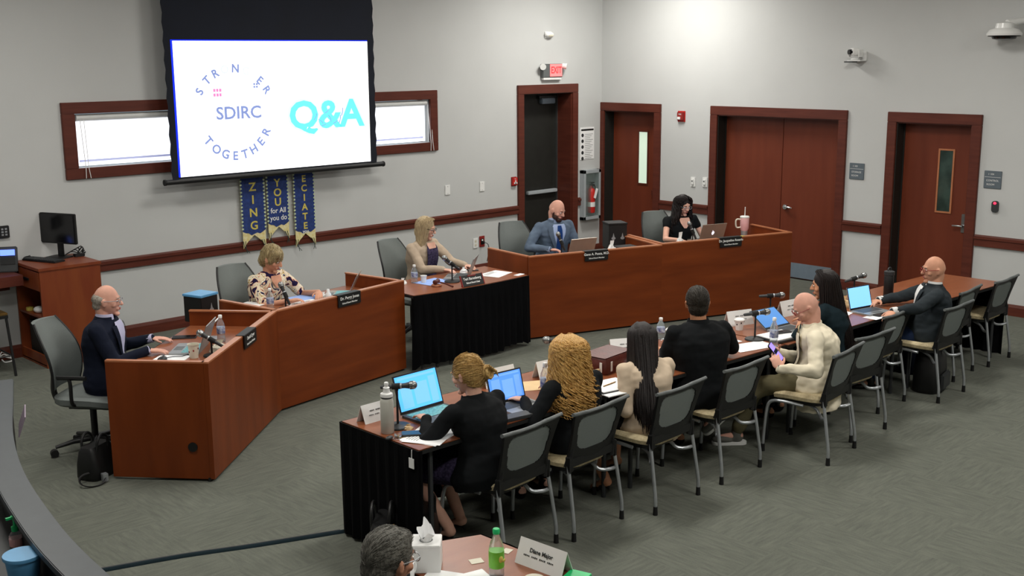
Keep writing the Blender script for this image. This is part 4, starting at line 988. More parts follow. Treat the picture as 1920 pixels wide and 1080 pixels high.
    for pp in s.get('patches', []): patch(*pp[:7], **(pp[7] if len(pp) > 7 else {}))
    if top.get('collar'):
        g = G(); X, Y = ax(.485); cr = top.get('cr', .066)
        for k, (t, r) in enumerate(((.458, cr+.012), (.475, cr+.004), (.50, cr-.002))): pass
        rr = [[P(t, r*math.cos(q), r*.98*math.sin(q)-.004+.012*(math.sin(q) < 0)) for q in [PI*.5+top.get('gap', .35)+(2*PI-2*top.get('gap', .35))*i/24 for i in range(25)]] for t, r in ((.445, cr+.022), (.47, cr+.008), (.505, cr), (.51, cr+.007), (.48, cr+.018), (.45, cr+.032))]
        g.rings(rr, close=False, caps=False); part('collar', g, top['collar'], o, smooth=True)
    if s.get('shirt_collar'):
        g = G(); cr = .060; rr = [[P(t, r*math.cos(q), r*math.sin(q)) for q in [PI*.5+.22+(2*PI-.44)*i/24 for i in range(25)]] for t, r in ((.46, cr+.01), (.50, cr+.003), (.53, cr), (.53, cr+.006), (.50, cr+.012), (.47, cr+.02))]
        g.rings(rr, close=False, caps=False); part('shirt_collar', g, s['shirt_collar'], o, smooth=True)
    if s.get('cuffs'):
        for nm in 'LR':
            d = (Wr[nm]-E[nm]).normalized(); g = G(); g.cyl(Wr[nm]-d*.035, Wr[nm]+d*.012, .035, .034, 14); part('shirt_cuff', g, s['cuffs'], o, smooth=True)
    if s.get('watch'):
        nm = s['watch']; d = (Wr[nm]-E[nm]).normalized(); g = G(); g.cyl(Wr[nm]-d*.006, Wr[nm]+d*.012, .030, .029, 14); part('watch_strap', g, 'black', o, smooth=True)
    bt = s.get('bottom', {'m': 'dark_trouser'})
    g = G(); g.rings([ring(t, a+.004, b+.004) for t, a, b in prof[:4]])
    leglen = bt.get('len', .93)
    for nm, side in (('L', -1), ('R', 1)):
        g.cap(hip[nm], kn[nm], .094, .068)
        if leglen > .5: g.cap(kn[nm], kn[nm].lerp(an[nm], (leglen-.5)*2), .068, .056)
    part('skirt' if leglen <= .5 else 'trousers', remesh(g, .0105, 3, lambda c, n: c+n*.007*noise.noise(Vector((c.x*14, c.y*14, c.z*18)))), bt['m'], o, smooth=True)
    for nm in 'LR':
        f = foot[nm]; a = an[nm]+Vector((0, 0, -.038)); sd = Vector((-f.y, f.x, 0)).normalized(); upv = sd.cross(f)*-1
        if upv.z < 0: upv = -upv
        M = Matrix((sd, f, upv)).transposed(); g = G()
        if s.get('heels'):
            g.ball(a+f*.02-upv*.012, (.032, .05, .026), 14, 10, M); g.ball(a+f*.10-upv*.024, (.036, .075, .020), 14, 10, M); g.cap(a-f*.03-upv*.01, a-f*.045+Vector((0, 0, -.06)), .013, .006)
            part('shoe', remesh(g, .007, 2), s.get('shoe', 'shoe_black'), o, smooth=True)
        else:
            g.ball(a+f*.0-upv*.004, (.040, .055, .046), 14, 10, M); g.ball(a+f*.10-upv*.018, (.046, .095, .032), 14, 10, M); g.cap(a, a+upv*.05, .042, .040)
            sh = part('shoe', remesh(g, .009, 2), s.get('shoe', 'shoe_black'), o, smooth=True)
            if s.get('sole'):
                g = G(); g.rings([[a+f*(.055+y)+sd*x+upv*z for x, y in rrect(.092, .27, .044, 4)] for z in (-.056, -.036)]); part('sole', g, s['sole'], sh)
    # ---- hair
    hk = s.get('hair'); hm = s.get('hairm', 'hair_brown')
    if hk: HAIR[hk](o, H, hm, s, inv)
    return o
# hair styles in the head frame
def hair_cap(o, H, hm, els, strands=0, name='hair', amp=.003, vox=.006, smooth=2, st_len=.05, sr=.0022, comb=(0, -1, -.4)):
    g = G(); g.T = H
    for c, r in els: g.ball(c, r, 24, 16)
    me = remesh(g, vox, smooth, lambda c, n: c+n*(amp*noise.noise(Vector(c)*35)+amp*.5*noise.noise(Vector(c)*90))); ob = part(name, me, hm, o, smooth=True)
    if strands:
        rnd = random.Random(5); g = G(); vs = me.vertices; cm = (H.to_3x3() @ Vector(comb)).normalized()
        for _ in range(strands):
            v = vs[rnd.randrange(len(vs))]; n = v.normal; t = (cm-n*cm.dot(n)); t = t.normalized() if t.length > .05 else n.orthogonal()
            t = (t+Vector((rnd.uniform(-.2, .2), rnd.uniform(-.2, .2), rnd.uniform(-.2, .2)))).normalized(); a = v.co
            g.tube([a-t*st_len*.3, a+n*.0035, a+t*st_len*.45+n*.003-n*st_len*.1, a+t*st_len-n*st_len*.42], [.0006, sr, sr, .0006], 4)
        ob2 = part('hair_strands', g, hm, ob, smooth=True); ob2['kind'] = 'stuff'
    return ob
def h_short(o, H, hm, s, inv): hair_cap(o, H, hm, s.get('hels', [((0, -.014, .028), (.083, .098, .100)), ((0, -.045, -.03), (.070, .060, .065))]), 900, st_len=.03, sr=.0012, amp=.0018)
def h_fringe(o, H, hm, s, inv): hair_cap(o, H, hm, [((0, -.030, .008), (.0815, .078, .056)), ((0, -.05, -.035), (.064, .052, .045))], 160, amp=.0015, st_len=.025, sr=.0016)
def h_stubble(o, H, hm, s, inv): hair_cap(o, H, hm, [((0, -.040, -.014), (.0735, .064, .042))], 0, amp=.0005)
def h_shortw(o, H, hm, s, inv):
    hair_cap(o, H, hm, [((0, -.012, .034), (.090, .104, .104)), ((0, -.052, -.02), (.078, .062, .08)), ((.03, .055, .078), (.055, .040, .036)), ((-.062, .02, .02), (.026, .045, .05)), ((.062, .02, .02), (.026, .045, .05))], 420, st_len=.06, sr=.003, comb=(.5, .2, -.8))
def long_hair(o, H, hm, s, inv, length=.34, n=260, wave=.0, wr=1.0, spread=.10, front=2.25, r=.0042, part_x=.0, back=.05, seed=3, curl_freq=9, taper=.6, base=True, steps=14, flare=1.0, lift=0, bs=1.0):
    back = s.get('hb', back)
    rnd = random.Random(seed); up = Vector((0, 0, 1)); R3 = H.to_3x3()
    hc = H.translation
    ob = hair_cap(o, H, hm, [((part_x*.3, -.016, .026), (.086, .101, .101)), ((0, -.045, -.04), (.078, .066, .09))], 0, amp=.002)
    g = G(); fy = R3 @ Vector((0, 1, 0)); fy.z = 0; fy.normalize(); fx = Vector((fy.y, -fy.x, 0))
    if base:
        rs = []
        for k in range(9):
            f = k/8; z = .03-(length-.02)*f; w = (.080+(spread-.08)*f*flare)*bs; dpt = .050-.012*f; c = hc+up*z-fy*(.052+back*f)
            sc = 1-.45*max(0, f-.7)/.3
            rs.append([c+fx*(w*sc*.92*math.cos(2*PI*i/20))+fy*(dpt*sc*math.sin(2*PI*i/20)+.05*abs(math.cos(2*PI*i/20))**2*(1-f)) for i in range(20)])
        rs = [[Vector((p.x, p.y, p.z)) for p in r] for r in rs]; g.rings(rs); me = remesh(g, .008, 2, lambda c, n_: c+n_*(.006*noise.noise(Vector((c.x*50, c.y*50, c.z*6))))); part('hair_mass', me, hm, ob, smooth=True)
    g = G()
    for i in range(n):
        a = rnd.uniform(-front, front)                 # 0 = back
        ct, stt = math.cos(a), math.sin(a)
        top = H @ Vector((part_x+stt*.02, .03-.045*ct, .118+rnd.uniform(-.004, .004)))
        p1 = H @ Vector((stt*.080, -.012-.082*ct, .072)); p2 = H @ Vector((stt*.090, -.014-.094*ct, .0))
        ww = spread*(1+rnd.uniform(-.12, .12)); L = length*rnd.uniform(.82, 1.03); fr = max(0, -ct)
        p3 = hc+fx*(stt*(.088+(ww-.088)*.4))+fy*(-.022-.070*ct-back*.45*max(ct, 0))+up*(-L*.45)
        p4 = hc+fx*(stt*ww*flare+rnd.uniform(-.008, .008))+fy*(-.03-.055*max(ct, -.5)-back*.85*max(ct, .25*max(0, 1+ct)))+up*(-L*.78)
        p5 = hc+fx*(stt*ww*flare*.86+rnd.uniform(-.01, .01))+fy*(-.03-.05*max(ct, -.5)-back*max(ct, .25*max(0, 1+ct)))+up*(-L)
        k = max(2, steps//5); pts = spline([top, p1, p2, p3, p4, p5], k); ph = rnd.uniform(0, 6.28); fq = curl_freq*rnd.uniform(.8, 1.2); off = rnd.uniform(-.002, .005)+lift; m = len(pts)
        out = []
        for q, p in enumerate(pts):
            f = q/(m-1); w = wave*min(1, f*3); out_n = (p-hc-up*(p-hc).dot(up)); out_n = out_n.normalized() if out_n.length > .001 else fy; tn = up.cross(out_n)
            out.append(p+out_n*(off+.003+w*math.cos(ph+fq*f*6.28))+tn*(w*math.sin(ph+fq*f*6.28)))
        g.tube(out, [r*(.6+.6*math.sin(PI*min(1, .15+f_/m)))*(1 if f_ < m-2 else taper) for f_ in range(m)], 4)
    st = part('hair_strands', g, hm, ob, smooth=True); st['kind'] = 'stuff'
    return ob
def h_bun(o, H, hm, s, inv):
    ob = hair_cap(o, H, hm, [((0, -.014, .024), (.084, .099, .100)), ((0, -.048, -.018), (.072, .058, .072))], 420, st_len=.075, sr=.0026, comb=(.25, -1, .0))
    g = G(); g.T = H; c = Vector((.028, -.118, -.012))
    g.ball(c, (.036, .026, .042)); bu = part('hair_bun', remesh(g, .006, 2), hm, ob, smooth=True)
    g = G(); g.T = H
    for k in range(9):
        a0 = k*.7; pts = [c+Vector((.034*math.cos(a0+q*.55)*(.6+.05*k), -.018-.008*math.sin(q), .042*math.sin(a0+q*.55)*(.6+.05*k))) for q in range(7)]; g.tube(pts, [.003]+[.0085]*5+[.003], 6)
    for k in range(5): g.tube([c+Vector((.01*k-.02, -.02, .03)), c+Vector((.014*k-.02, -.05, .045-.012*k)), c+Vector((.02+.01*k, -.04, .0-.012*k))], [.004, .006, .001], 5)
    part('twisted_locks', g, hm, bu, smooth=True)
HAIR = dict(short=h_short, fringe=h_fringe, stubble=h_stubble, shortw=h_shortw, bun=h_bun,
            bob=lambda o, H, hm, s, inv: long_hair(o, H, hm, s, inv, length=.25, n=260, spread=.105, back=.0, front=2.5, part_x=.015, wave=.002, curl_freq=2, r=.0045),
            straight=lambda o, H, hm, s, inv: long_hair(o, H, hm, s, inv, length=.55, n=320, spread=.10, back=.16, front=2.1, wave=.003, curl_freq=1.5, r=.0048),
            wavy=lambda o, H, hm, s, inv: long_hair(o, H, hm, s, inv, length=.40, n=280, spread=.125, back=.05, front=2.1, wave=.008, curl_freq=3, r=.0045, steps=30),
            frontwavy=lambda o, H, hm, s, inv: long_hair(o, H, hm, s, inv, length=.36, n=300, spread=.15, back=.06, front=2.5, wave=.013, curl_freq=4, r=.0048, steps=40, part_x=.0, lift=.008),
            curly=lambda o, H, hm, s, inv: long_hair(o, H, hm, s, inv, length=.36, n=330, spread=.135, back=.10, front=2.4, wave=.019, curl_freq=8, r=.0052, steps=90, lift=.016, bs=.85, flare=1.0, seed=9))
SUIT = lambda sh, tie=None, v=.20: [('shirt_front', sh, .20, .475, .02, .40, .021)]+([('tie', tie, .20, .462, .10, .07, .027)] if tie else [])
BLK = dict(m='black_suit', collar='black_suit', gap=.5, cr=.07)
def PP(sh, tie, lap):
    r = [('shirt_front', sh, .20, .475, .05, .42, .020)]
    if tie: r.append(('tie', tie, .18, .462, .13, .09, .026))
    if lap: r += [('lapel', lap, .16, .452, .05, .15, .026, dict(nu=4, c0=q*.07, c1=q*.50)) for q in (-1, 1)]
    return r
# 1 bald man in navy jacket, far left
person('bald man with grey side hair in a navy jacket at the left end desk', (-9.31, -3.25), (.74, -.67), dict(torso=.45,
    skin='skin_a', hair='fringe', hairm='hair_white', lean=4, pitch=4, hyaw=6, shirt_collar='shirt_lilac', belly=.03, w=1.04, glasses='silver', cuffs='shirt_lilac',
    top=dict(m='navy_cloth', collar='navy_cloth', gap=.55, cr=.072, o=.022), patches=PP('shirt_lilac', None, 'navy_cloth'),
    armL=dict(w=(-8.90, -3.22, .785), d=(.75, -.5, -.05), curl=.3), armR=dict(w=(-9.10, -3.56, .785), d=(.8, -.5, -.05), curl=.4)))
# 2 short-haired woman, floral blouse
person('woman with short grey-blond hair in a floral print blouse at the left dais', (-7.33, -2.35), (.22, -.975), dict(torso=.44,
    fem=1, skin='skin_b', hair='shortw', hairm='hair_short_blond', lean=9, pitch=24, hyaw=16, w=1.04, brow='hair_short_blond',
    top=dict(m='floral', name='blouse', o=.024, sleeve=.42, fold=.008), patches=[('neckline', 'skin_b', .36, .48, .06, .42, .021)],
    armL=dict(w=(-6.98, -2.72, .80), d=(-.5, -.75, -.1), curl=.7), armR=dict(w=(-7.36, -2.80, .785), d=(.7, -.4, .1), curl=.7)))
# 3 blonde woman with cardigan
person('woman with shoulder-length blonde hair in a beige cardigan at the black-skirted centre table', (-5.33, -2.22), (.20, -.98), dict(
    fem=1, skin='skin_d', hair='bob', hairm='hair_ash', lean=4, pitch=16, hyaw=22, w=1.08, glasses='black', brow='hair_ash', torso=.485,
    top=dict(m='cardigan', name='cardigan', o=.026, fold=.007, flare=.03), patches=[('dark_top', 'blouse_dark', .0, .45, .42, .36, .030), ('neckline', 'skin_d', .42, .48, .22, .40, .030)],
    armL=dict(w=(-5.06, -2.62, .785), d=(.05, -1, -.02), curl=.6), armR=dict(w=(-5.40, -2.66, .79), d=(.35, -.95, -.02), curl=.6)))
# 4 bald bearded man in grey suit
person('bald bearded man in a grey suit with a blue tie at the right dais', (-3.50, -2.36), (-.26, -.965), dict(
    skin='skin_a', beard=1, brow='beard', lean=8, pitch=24, hyaw=26, w=1.14, torso=.51, shirt_collar='shirt_blue', cuffs='shirt_blue',
    top=dict(m='grey_suit', collar='grey_suit', gap=.6, cr=.072, o=.024, fold=.008), patches=PP('shirt_blue', 'tie_blue', 'grey_suit'),
    armL=dict(w=(-3.50, -2.70, .80), d=(-.3, -.9, -.05), curl=.7, hint=(.8, .3, -.7)), armR=dict(w=(-3.80, -2.62, .80), d=(.6, -.7, -.05), curl=.7, hint=(-.8, .3, -.7))))
# 5 dark curly-haired woman
person('woman with long dark wavy hair in a black short-sleeved top at the right dais', (-1.83, -2.91), (-.40, -.915), dict(
    fem=1, skin='skin_d', hair='frontwavy', hairm='hair_dark', lean=7, pitch=20, hyaw=8, w=1.06, glasses='silver', brow='hair_dark',
    top=dict(m='black_suit', name='top', o=.018, sleeve=.16, low=0), patches=[('neckline', 'skin_d', .35, .478, .05, .46, .023)],
    armL=dict(w=(-1.75, -3.28, .79), d=(-.5, -.85, -.05), curl=.6), armR=dict(w=(-2.22, -3.20, .79), d=(.1, -1, -.05), curl=.5)))
# 6 blonde bun
person('woman with a blonde hair bun in a black blazer typing on the nearest laptop', (-8.51, -6.66), (-.08, 1), dict(
    fem=1, skin='skin_d', hair='bun', hairm='hair_blond', lean=11, pitch=16, hyaw=8, w=1.10, brow='hair_blond', torso=.43, seat=.44,
    top=dict(m='black_suit', collar='black_suit', gap=.6, cr=.066, o=.022, hem=-.13, flare=.02, fold=.006), bottom=dict(m='blouse_dark', len=.5), heels=1,
    armL=dict(w=(-8.70, -6.36, .800), d=(.2, 1, 0), n=(0, 0, 1), curl=.5, hint=(-.8, -.1, -.8)), armR=dict(w=(-8.40, -6.36, .80), d=(-.1, 1, 0), curl=.5),
    legL=dict(a=(-8.66, -6.50, .13), f=(.1, .9, -.45), hint=(-.2, .6, 1)), legR=dict(a=(-8.50, -6.42, .13), f=(0, .9, -.4))))
# 7 curly blonde
person('woman with long curly golden hair in a black top at the second laptop', (-7.74, -6.71), (.10, 1), dict(
    fem=1, skin='skin_d', hair='curly', hairm='hair_curly', lean=7, pitch=8, hyaw=-24, w=1.06, brow='hair_curly', hb=.13, torso=.42, seat=.44,
    top=dict(m='black_suit', name='top', o=.018, hem=-.12), bottom=dict(m='dark_trouser', len=.93),
    armL=dict(w=(-7.98, -6.47, .785), d=(-.1, 1, -.02), curl=.4, hint=(-.7, -.5, -.6)), armR=dict(w=(-7.62, -6.42, .79), d=(-.2, 1, 0), curl=.5)))
# 8 long dark hair, beige blazer
person('woman with long straight dark hair in a beige blazer seen from behind', (-7.09, -6.77), (.30, .95), dict(
    fem=1, skin='skin_c', hair='straight', hairm='hair_dark', lean=9, pitch=10, hyaw=-22, w=1.0, brow='hair_dark', hb=.25, torso=.40, seat=.44,
    top=dict(m='beige_cloth', collar='beige_cloth', o=.022, hem=-.20, flare=.018, skirt=1, fold=.007), bottom=dict(m='dark_trouser', len=.5), heels=1,
    armL=dict(w=(-7.16, -6.56, .62), d=(.4, 1, .1), curl=.5, hint=(-.4, -.5, -1)), armR=dict(w=(-6.85, -6.46, .79), d=(-.2, 1, 0), curl=.5),
    legL=dict(a=(-7.36, -6.62, .13), f=(.1, .9, -.4)), legR=dict(a=(-7.0, -6.4, .13), f=(0, .9, -.4))))
# 9 man black suit from behind
person('man with short dark hair in a black suit, back to the camera', (-6.44, -6.70), (.38, .92), dict(
    skin='skin_c', hair='short', hairm='hair_brown', lean=4, pitch=2, hyaw=-18, w=1.17, torso=.50, hs=1.0, cuffs='shirt_white',
    top=dict(m='black_suit', collar='black_suit', gap=.5, cr=.07, o=.026, hem=-.14, flare=.02, fold=.007),
    armL=dict(w=(-6.42, -6.36, .80), d=(.7, .7, 0), curl=.5, hint=(-.8, -.5, -.6)), armR=dict(w=(-6.08, -6.45, .80), d=(-.3, 1, 0), curl=.5, hint=(.8, -.6, -.6))))
# 10 bald man, cream blazer, phone, legs crossed
person('bald man in a cream blazer and khaki trousers holding a phone, legs crossed', (-5.435, -7.045), (-.52, .85), dict(
    skin='skin_a', lean=7, pitch=30, hyaw=16, w=1.14, glasses='dark_red', brow='hair_grey', belly=.05, watch='L', torso=.41, seat=.44, bend=.05,
    top=dict(m='cream_cloth', collar='cream_cloth', gap=.5, cr=.07, o=.026, hem=-.25, flare=.032, fold=.012), bottom=dict(m='khaki', len=.95), shoe='shoe_grey', sole='white', patches=[('shirt_front', 'black_suit', .0, .475, .25, .42, .026)]+[('lapel', 'cream_cloth', .10, .452, .08, .16, .030, dict(nu=4, c0=q*.30, c1=q*.54)) for q in (-1, 1)],
    armL=dict(w=(-5.90, -7.02, .685), d=(.25, .6, .65), n=(-.75, -.5, .3), curl=.9, hint=(-.5, -.6, -.8)), armR=dict(w=(-5.65, -6.84, .73), d=(-.85, -.15, .3), n=(.2, .9, .2), curl=.9, hint=(.5, -.1, -.8)),
    legL=dict(a=(-5.84, -6.62, .095), f=(-.75, .65, 0), hint=(-.5, .5, 1)), legR=dict(a=(-6.18, -6.60, .33), f=(-.7, .3, -.6), hint=(.15, .5, 1.2))))
# 11 long dark hair woman beyond
person('woman with long dark brown hair, hand at her mouth, beyond the cream blazer', (-4.93, -6.86), (-.20, .98), dict(
    fem=1, skin='skin_c', hair='straight', hairm='hair_dark', lean=5, pitch=10, hyaw=14, w=1.0, brow='hair_dark', torso=.455,
    top=dict(m='teal_cloth', name='top', o=.018, sleeve=.62), bottom=dict(m='dark_trouser', len=.93),
    armL=dict(w=(-5.07, -6.68, .90), d=(.1, .1, 1), n=(-.7, .5, .1), curl=.9, hint=(-.7, .4, -.8)), armR=dict(w=(-4.75, -6.55, .79), d=(-.2, 1, 0), curl=.5)))
# 12 bald man dark suit
person('bald man with red-brown glasses in a charcoal suit, arms reaching over the table', (-3.42, -6.93), (-.55, .835), dict(
    skin='skin_b', lean=-4, pitch=5, hyaw=14, w=1.16, glasses='dark_red', brow='hair_grey', belly=.06, torso=.41, seat=.44, shirt_collar='shirt_white', cuffs='shirt_white',
    top=dict(m='charcoal_suit', collar='charcoal_suit', gap=.5, cr=.072, o=.026, hem=-.14, fold=.009), patches=PP('shirt_white', None, 'charcoal_suit'),
    bottom=dict(m='denim', len=.93), armL=dict(w=(-4.07, -6.93, .81), d=(-.9, -.05, -.25), curl=.7, hint=(-.3, -.7, -.5)), armR=dict(w=(-3.70, -6.60, .80), d=(-1, .05, -.05), curl=.5, hint=(.2, .3, -.9))))
# 13 grey-haired man in the foreground
person('grey-haired man at the bottom edge beside the tissue box, mostly out of frame', (-10.58, -8.29), (1, -.05), dict(
    skin='skin_b', hair='short', hairm='hair_grey', lean=8, pitch=10, hyaw=4, w=1.0, brow='hair_grey', seat=.44, torso=.44, glasses='silver',
    hels=[((0, -.016, .030), (.084, .102, .100)), ((0, -.048, -.03), (.074, .062, .07)), ((0, .05, .085), (.05, .035, .025))],
    top=dict(m='navy_cloth', collar='navy_cloth', o=.022), armL=dict(w=(-10.22, -8.15, .70)), armR=dict(w=(-10.22, -8.5, .70))))
# ---------------------------------------------------------------- small things
TZ = .745
def laptop(label, x, y, rz, opn, scr, bodym, w=.32, d=.225, z=TZ, pane='screen_pane', keys='keys_dark', logo=False):
    t = thing('laptop', label, 'laptop', (x, y, z), rz)
    g = G(); g.prism([(a, b-d/2) for a, b in rrect(w, d, .012, 3)], .001, .016); part('base', g, bodym, t)
    g = G(); g.bb((-w*.43, -d*.60, .016), (w*.43, -d*.08, .0175)); part('keyboard', g, keys, t)
    g = G(); g.bb((-w*.17, -d*.95, .016), (w*.17, -d*.66, .0168)); part('trackpad', g, 'grey_plastic', t)
    a = math.radians(opn-90); v = Vector((0, math.sin(a), math.cos(a))); nn = Vector((0, -math.cos(a), math.sin(a))); h = d*.98; g = G()
    def lp(u, q, o): return Vector((u, .004, .014))+v*q+nn*o
    g.add([lp(s*w/2, q, o) for s in (-1, 1) for q in (0, h) for o in (-.004, .002)], [(0, 1, 3, 2), (4, 6, 7, 5), (0, 4, 5, 1), (2, 3, 7, 6), (0, 2, 6, 4), (1, 5, 7, 3)]); lid = part('lid', g, bodym, t)
    g = G(); b = .009; g.add([lp(s*w/2*.998, q, .0026) for s in (-1, 1) for q in (.001, h-.001)], [(0, 1, 3, 2)]); part('screen_bezel', g, 'black', lid)
    g = G(); g.add([lp(s*(w/2-b), q, .0034) for s in (-1, 1) for q in (.018, h-b)], [(0, 1, 3, 2)]); part('display', g, scr, lid)
    if pane:
        g = G(); 
        for u0, u1, q0, q1 in ((-.40, -.16, .12, .78), (-.10, .22, .16, .72), (.26, .42, .12, .80), (-.42, .42, .86, .92)):
            g.add([lp(u0*w if s < 0 else u1*w, q*h, .0040) for s in (-1, 1) for q in (q0, q1)], [(0, 1, 3, 2)])
        part('screen_windows', g, pane, lid)
    if logo:
        g = G(); c = lp(0, h*.5, -.0046); X = Vector((1, 0, 0)); pts = []
        for k in range(20):
            q = 2*PI*k/20; r = .021*(1-.10*math.cos(2*q)); pts.append(c+X*(r*math.cos(q))*(1 if math.cos(q) < .5 else .86)+v*(r*1.05*math.sin(q)-(.004 if abs(math.cos(q)) < .2 else 0)))
        g.add(pts, [tuple(range(20))[::-1]]); g.add([c+v*.028-nn*.0, c+v*.036+X*.012, c+v*.026+X*.012], [(0, 1, 2)]); part('glowing_logo', g, 'logo_glow', lid)
    return t
def mic(label, x, y, h, dx, dy, tilt, z=TZ, base=.062):
    t = thing('microphone', label, 'microphone', (x, y, z)); d = Vector((dx, dy, 0)).normalized(); a = math.radians(tilt); D = d*math.cos(a)+Vector((0, 0, math.sin(a)))
    g = G(); g.lathe([(base, 0), (base+.004, .004), (base, .012), (.02, .018), (.012, .022)], n=24); part('base', g, 'black', t, smooth=True)
    g = G(); g.cyl((0, 0, .015), (0, 0, h), .0075, .007, 10); part('stand', g, 'black', t, smooth=True)
    c = Vector((0, 0, h+.012)); g = G(); g.cyl(c-D*.03, c+D*.02, .019, .019, 12); g.cyl((0, 0, h-.015), c, .009, .010, 8); part('clip', g, 'rubber', t, smooth=True)
    g = G(); g.tube([c-D*.10, c-D*.095, c+D*.05, c+D*.075], [.008, .0115, .016, .021], 12); hd = part('handle', g, 'dark_grey', t, smooth=True)
    g = G(); g.cyl(c+D*.018, c+D*.030, .0172, .0176, 12); part('silver_ring', g, 'silver', hd, smooth=True)
    g = G(); g.ball(c+D*.098, .026, 14, 10); g.cyl(c+D*.078, c+D*.090, .0255, .0265, 14); part('grille', g, 'steel', t, smooth=True)
    return t
def water(label, x, y, z=TZ, h=.20, level=1):
    t = thing('water_bottle', label, 'bottle', (x, y, z)); k = h/.2
    g = G(); g.lathe([(.026, 0), (.032, .006), (.032, .03), (.030, .045), (.032, .06), (.032, .12), (.029, .14), (.016, .168), (.012, .176), (.012, .185)], n=20)
    for i, v in enumerate(g.v): g.v[i] = Vector((v.x, v.y, v.z*k))
    part('bottle_body', g, 'pet', t, smooth=True)
    g = G(); g.lathe([(.0326, .065*k), (.0334, .067*k), (.0334, .113*k), (.0326, .115*k)], n=20); part('label_band', g, 'label_blue', t, smooth=True)
    g = G(); g.lathe([(.0145, .180*k), (.015, .183*k), (.015, .200*k), (.012, .203*k)], n=16); part('cap', g, 'white', t, smooth=True)
    return t
def tent(label, x, y, rz, lines, w=.25, h=.105, z=TZ, size=.032, m='white', ink='dark_grey'):
    t = thing('name_tent', label, 'name card', (x, y, z), rz); s = .045
    g = G(); g.rings([[(u, -s, 0), (u, 0, h), (u, s, 0), (u, s-.004, 0), (u, 0, h-.006), (u, -s+.004, 0)] for u in (-w/2, w/2)]); part('folded_card', g, m, t)
    a = math.atan2(h, s)
    for k, l in enumerate(lines):
        for sg in (-1, 1):
            f = .62-.22*k
            if l.startswith('~'):
                g = G(); a0 = -len(l)*.0045; R_ = Matrix.Rotation(a if sg < 0 else PI-a, 3, 'X')
                for q in range(len(l)):
                    if q % 5 != 4: g.box((a0+q*.009, sg*(s*(1-f)+.0012), h*f+.001), (.0062, .0075-.002*k+.002*(q % 3 == 1), .0006), M=R_)
                part('lettering', g, ink, t); continue
            text(t, l, size*(1 if k == 0 else .6), (0, sg*(s*(1-f)+.0016), h*f+.001), (a, 0, 0) if sg < 0 else (a, 0, PI), ink, 'lettering', 1, .0006)
    return t
def plate_sign(label, P, Q, s0, H, lines, w=.285):
    d = (V2(Q)-V2(P)).normalized(); n = Vector((-d.y, d.x)); n = n if n.y > 0 else -n; c = V2(P)+d*(s0+w/2)-n*.012
    t = thing('name_plate', label, 'name plate', (c.x, c.y, H-.052), math.atan2(d.y, d.x)); g = G(); g.bb((-w/2, -.004, -.052), (w/2, .004, .056)); part('plate', g, 'black', t, bevel=.002)
    g = G(); g.bb((-w/2, .002, .052), (w/2, .066, .057)); g.bb((-w/2, .062, .03), (w/2, .066, .056)); part('hook', g, 'black', t)
    text(t, lines[0], .037, (0, -.0052, .020), RX, 'white', 'lettering', 1, .0008); text(t, lines[1], .021, (0, -.0052, -.024), RX, 'white', 'lettering', 1, .0005)
def sheet(label, x, y, rz, w=.216, d=.28, z=TZ, m='paper', name='paper_sheet', cat='paper', lines=0, n=1):
    t = thing(name, label, cat, (x, y, z), rz); rnd = random.Random(int(x*100))
    for k in range(n):
        g = G(); g.box((rnd.uniform(-.01, .01)*k, rnd.uniform(-.01, .01)*k, .0012+.0016*k), (w, d, .0014), rnd.uniform(-.08, .08)*k); part('sheet', g, m, t)
    if lines:
        g = G()
        for k in range(lines): g.bb((-w*.4, d*(.38-.07*k), .0016*n+.001), (w*(.38-.08*(k % 3)), d*(.38-.07*k)+.004, .0016*n+.0014))
        part('printed_lines', g, 'grey_plastic', t)
    return t
def phone(label, x, y, rz, z=TZ, scr='black_gloss', w=.078, l=.155):
    t = thing('smartphone', label, 'phone', (x, y, z), rz); g = G(); g.prism(rrect(w, l, .012, 3), .0, .010); part('case', g, 'dark_grey', t); g = G(); g.prism(rrect(w-.008, l-.010, .009, 3), .010, .0108); part('screen', g, scr, t); return t
def cup(label, x, y, z=TZ, h=.105, r=.042, m='offwhite', lid=None, dots='dark_red'):
    t = thing('paper_cup', label, 'cup', (x, y, z)); g = G(); g.lathe([(r*.74, 0), (r, h), (r+.003, h+.002), (r+.003, h-.003), (r-.002, h-.004), (r*.7, .006), (.001, .006)], n=24); part('cup_wall', g, m, t, smooth=True)
    if dots:
        g = G()
        for k in range(6):
            a = k*1.05; q = .030+.012*(k % 3); rr = r*.74+(r*.26)*q/h+.0012; g.ball((rr*math.cos(a), rr*math.sin(a), q+.02), (.006, .006, .008), 8, 6)
        part('printed_pattern', g, dots, t)
    if lid: g = G(); g.lathe([(r+.005, h-.004), (r+.006, h+.006), (r-.004, h+.014), (r-.010, h+.010), (.002, h+.010)], n=24); part('lid', g, lid, t, smooth=True)
    return t
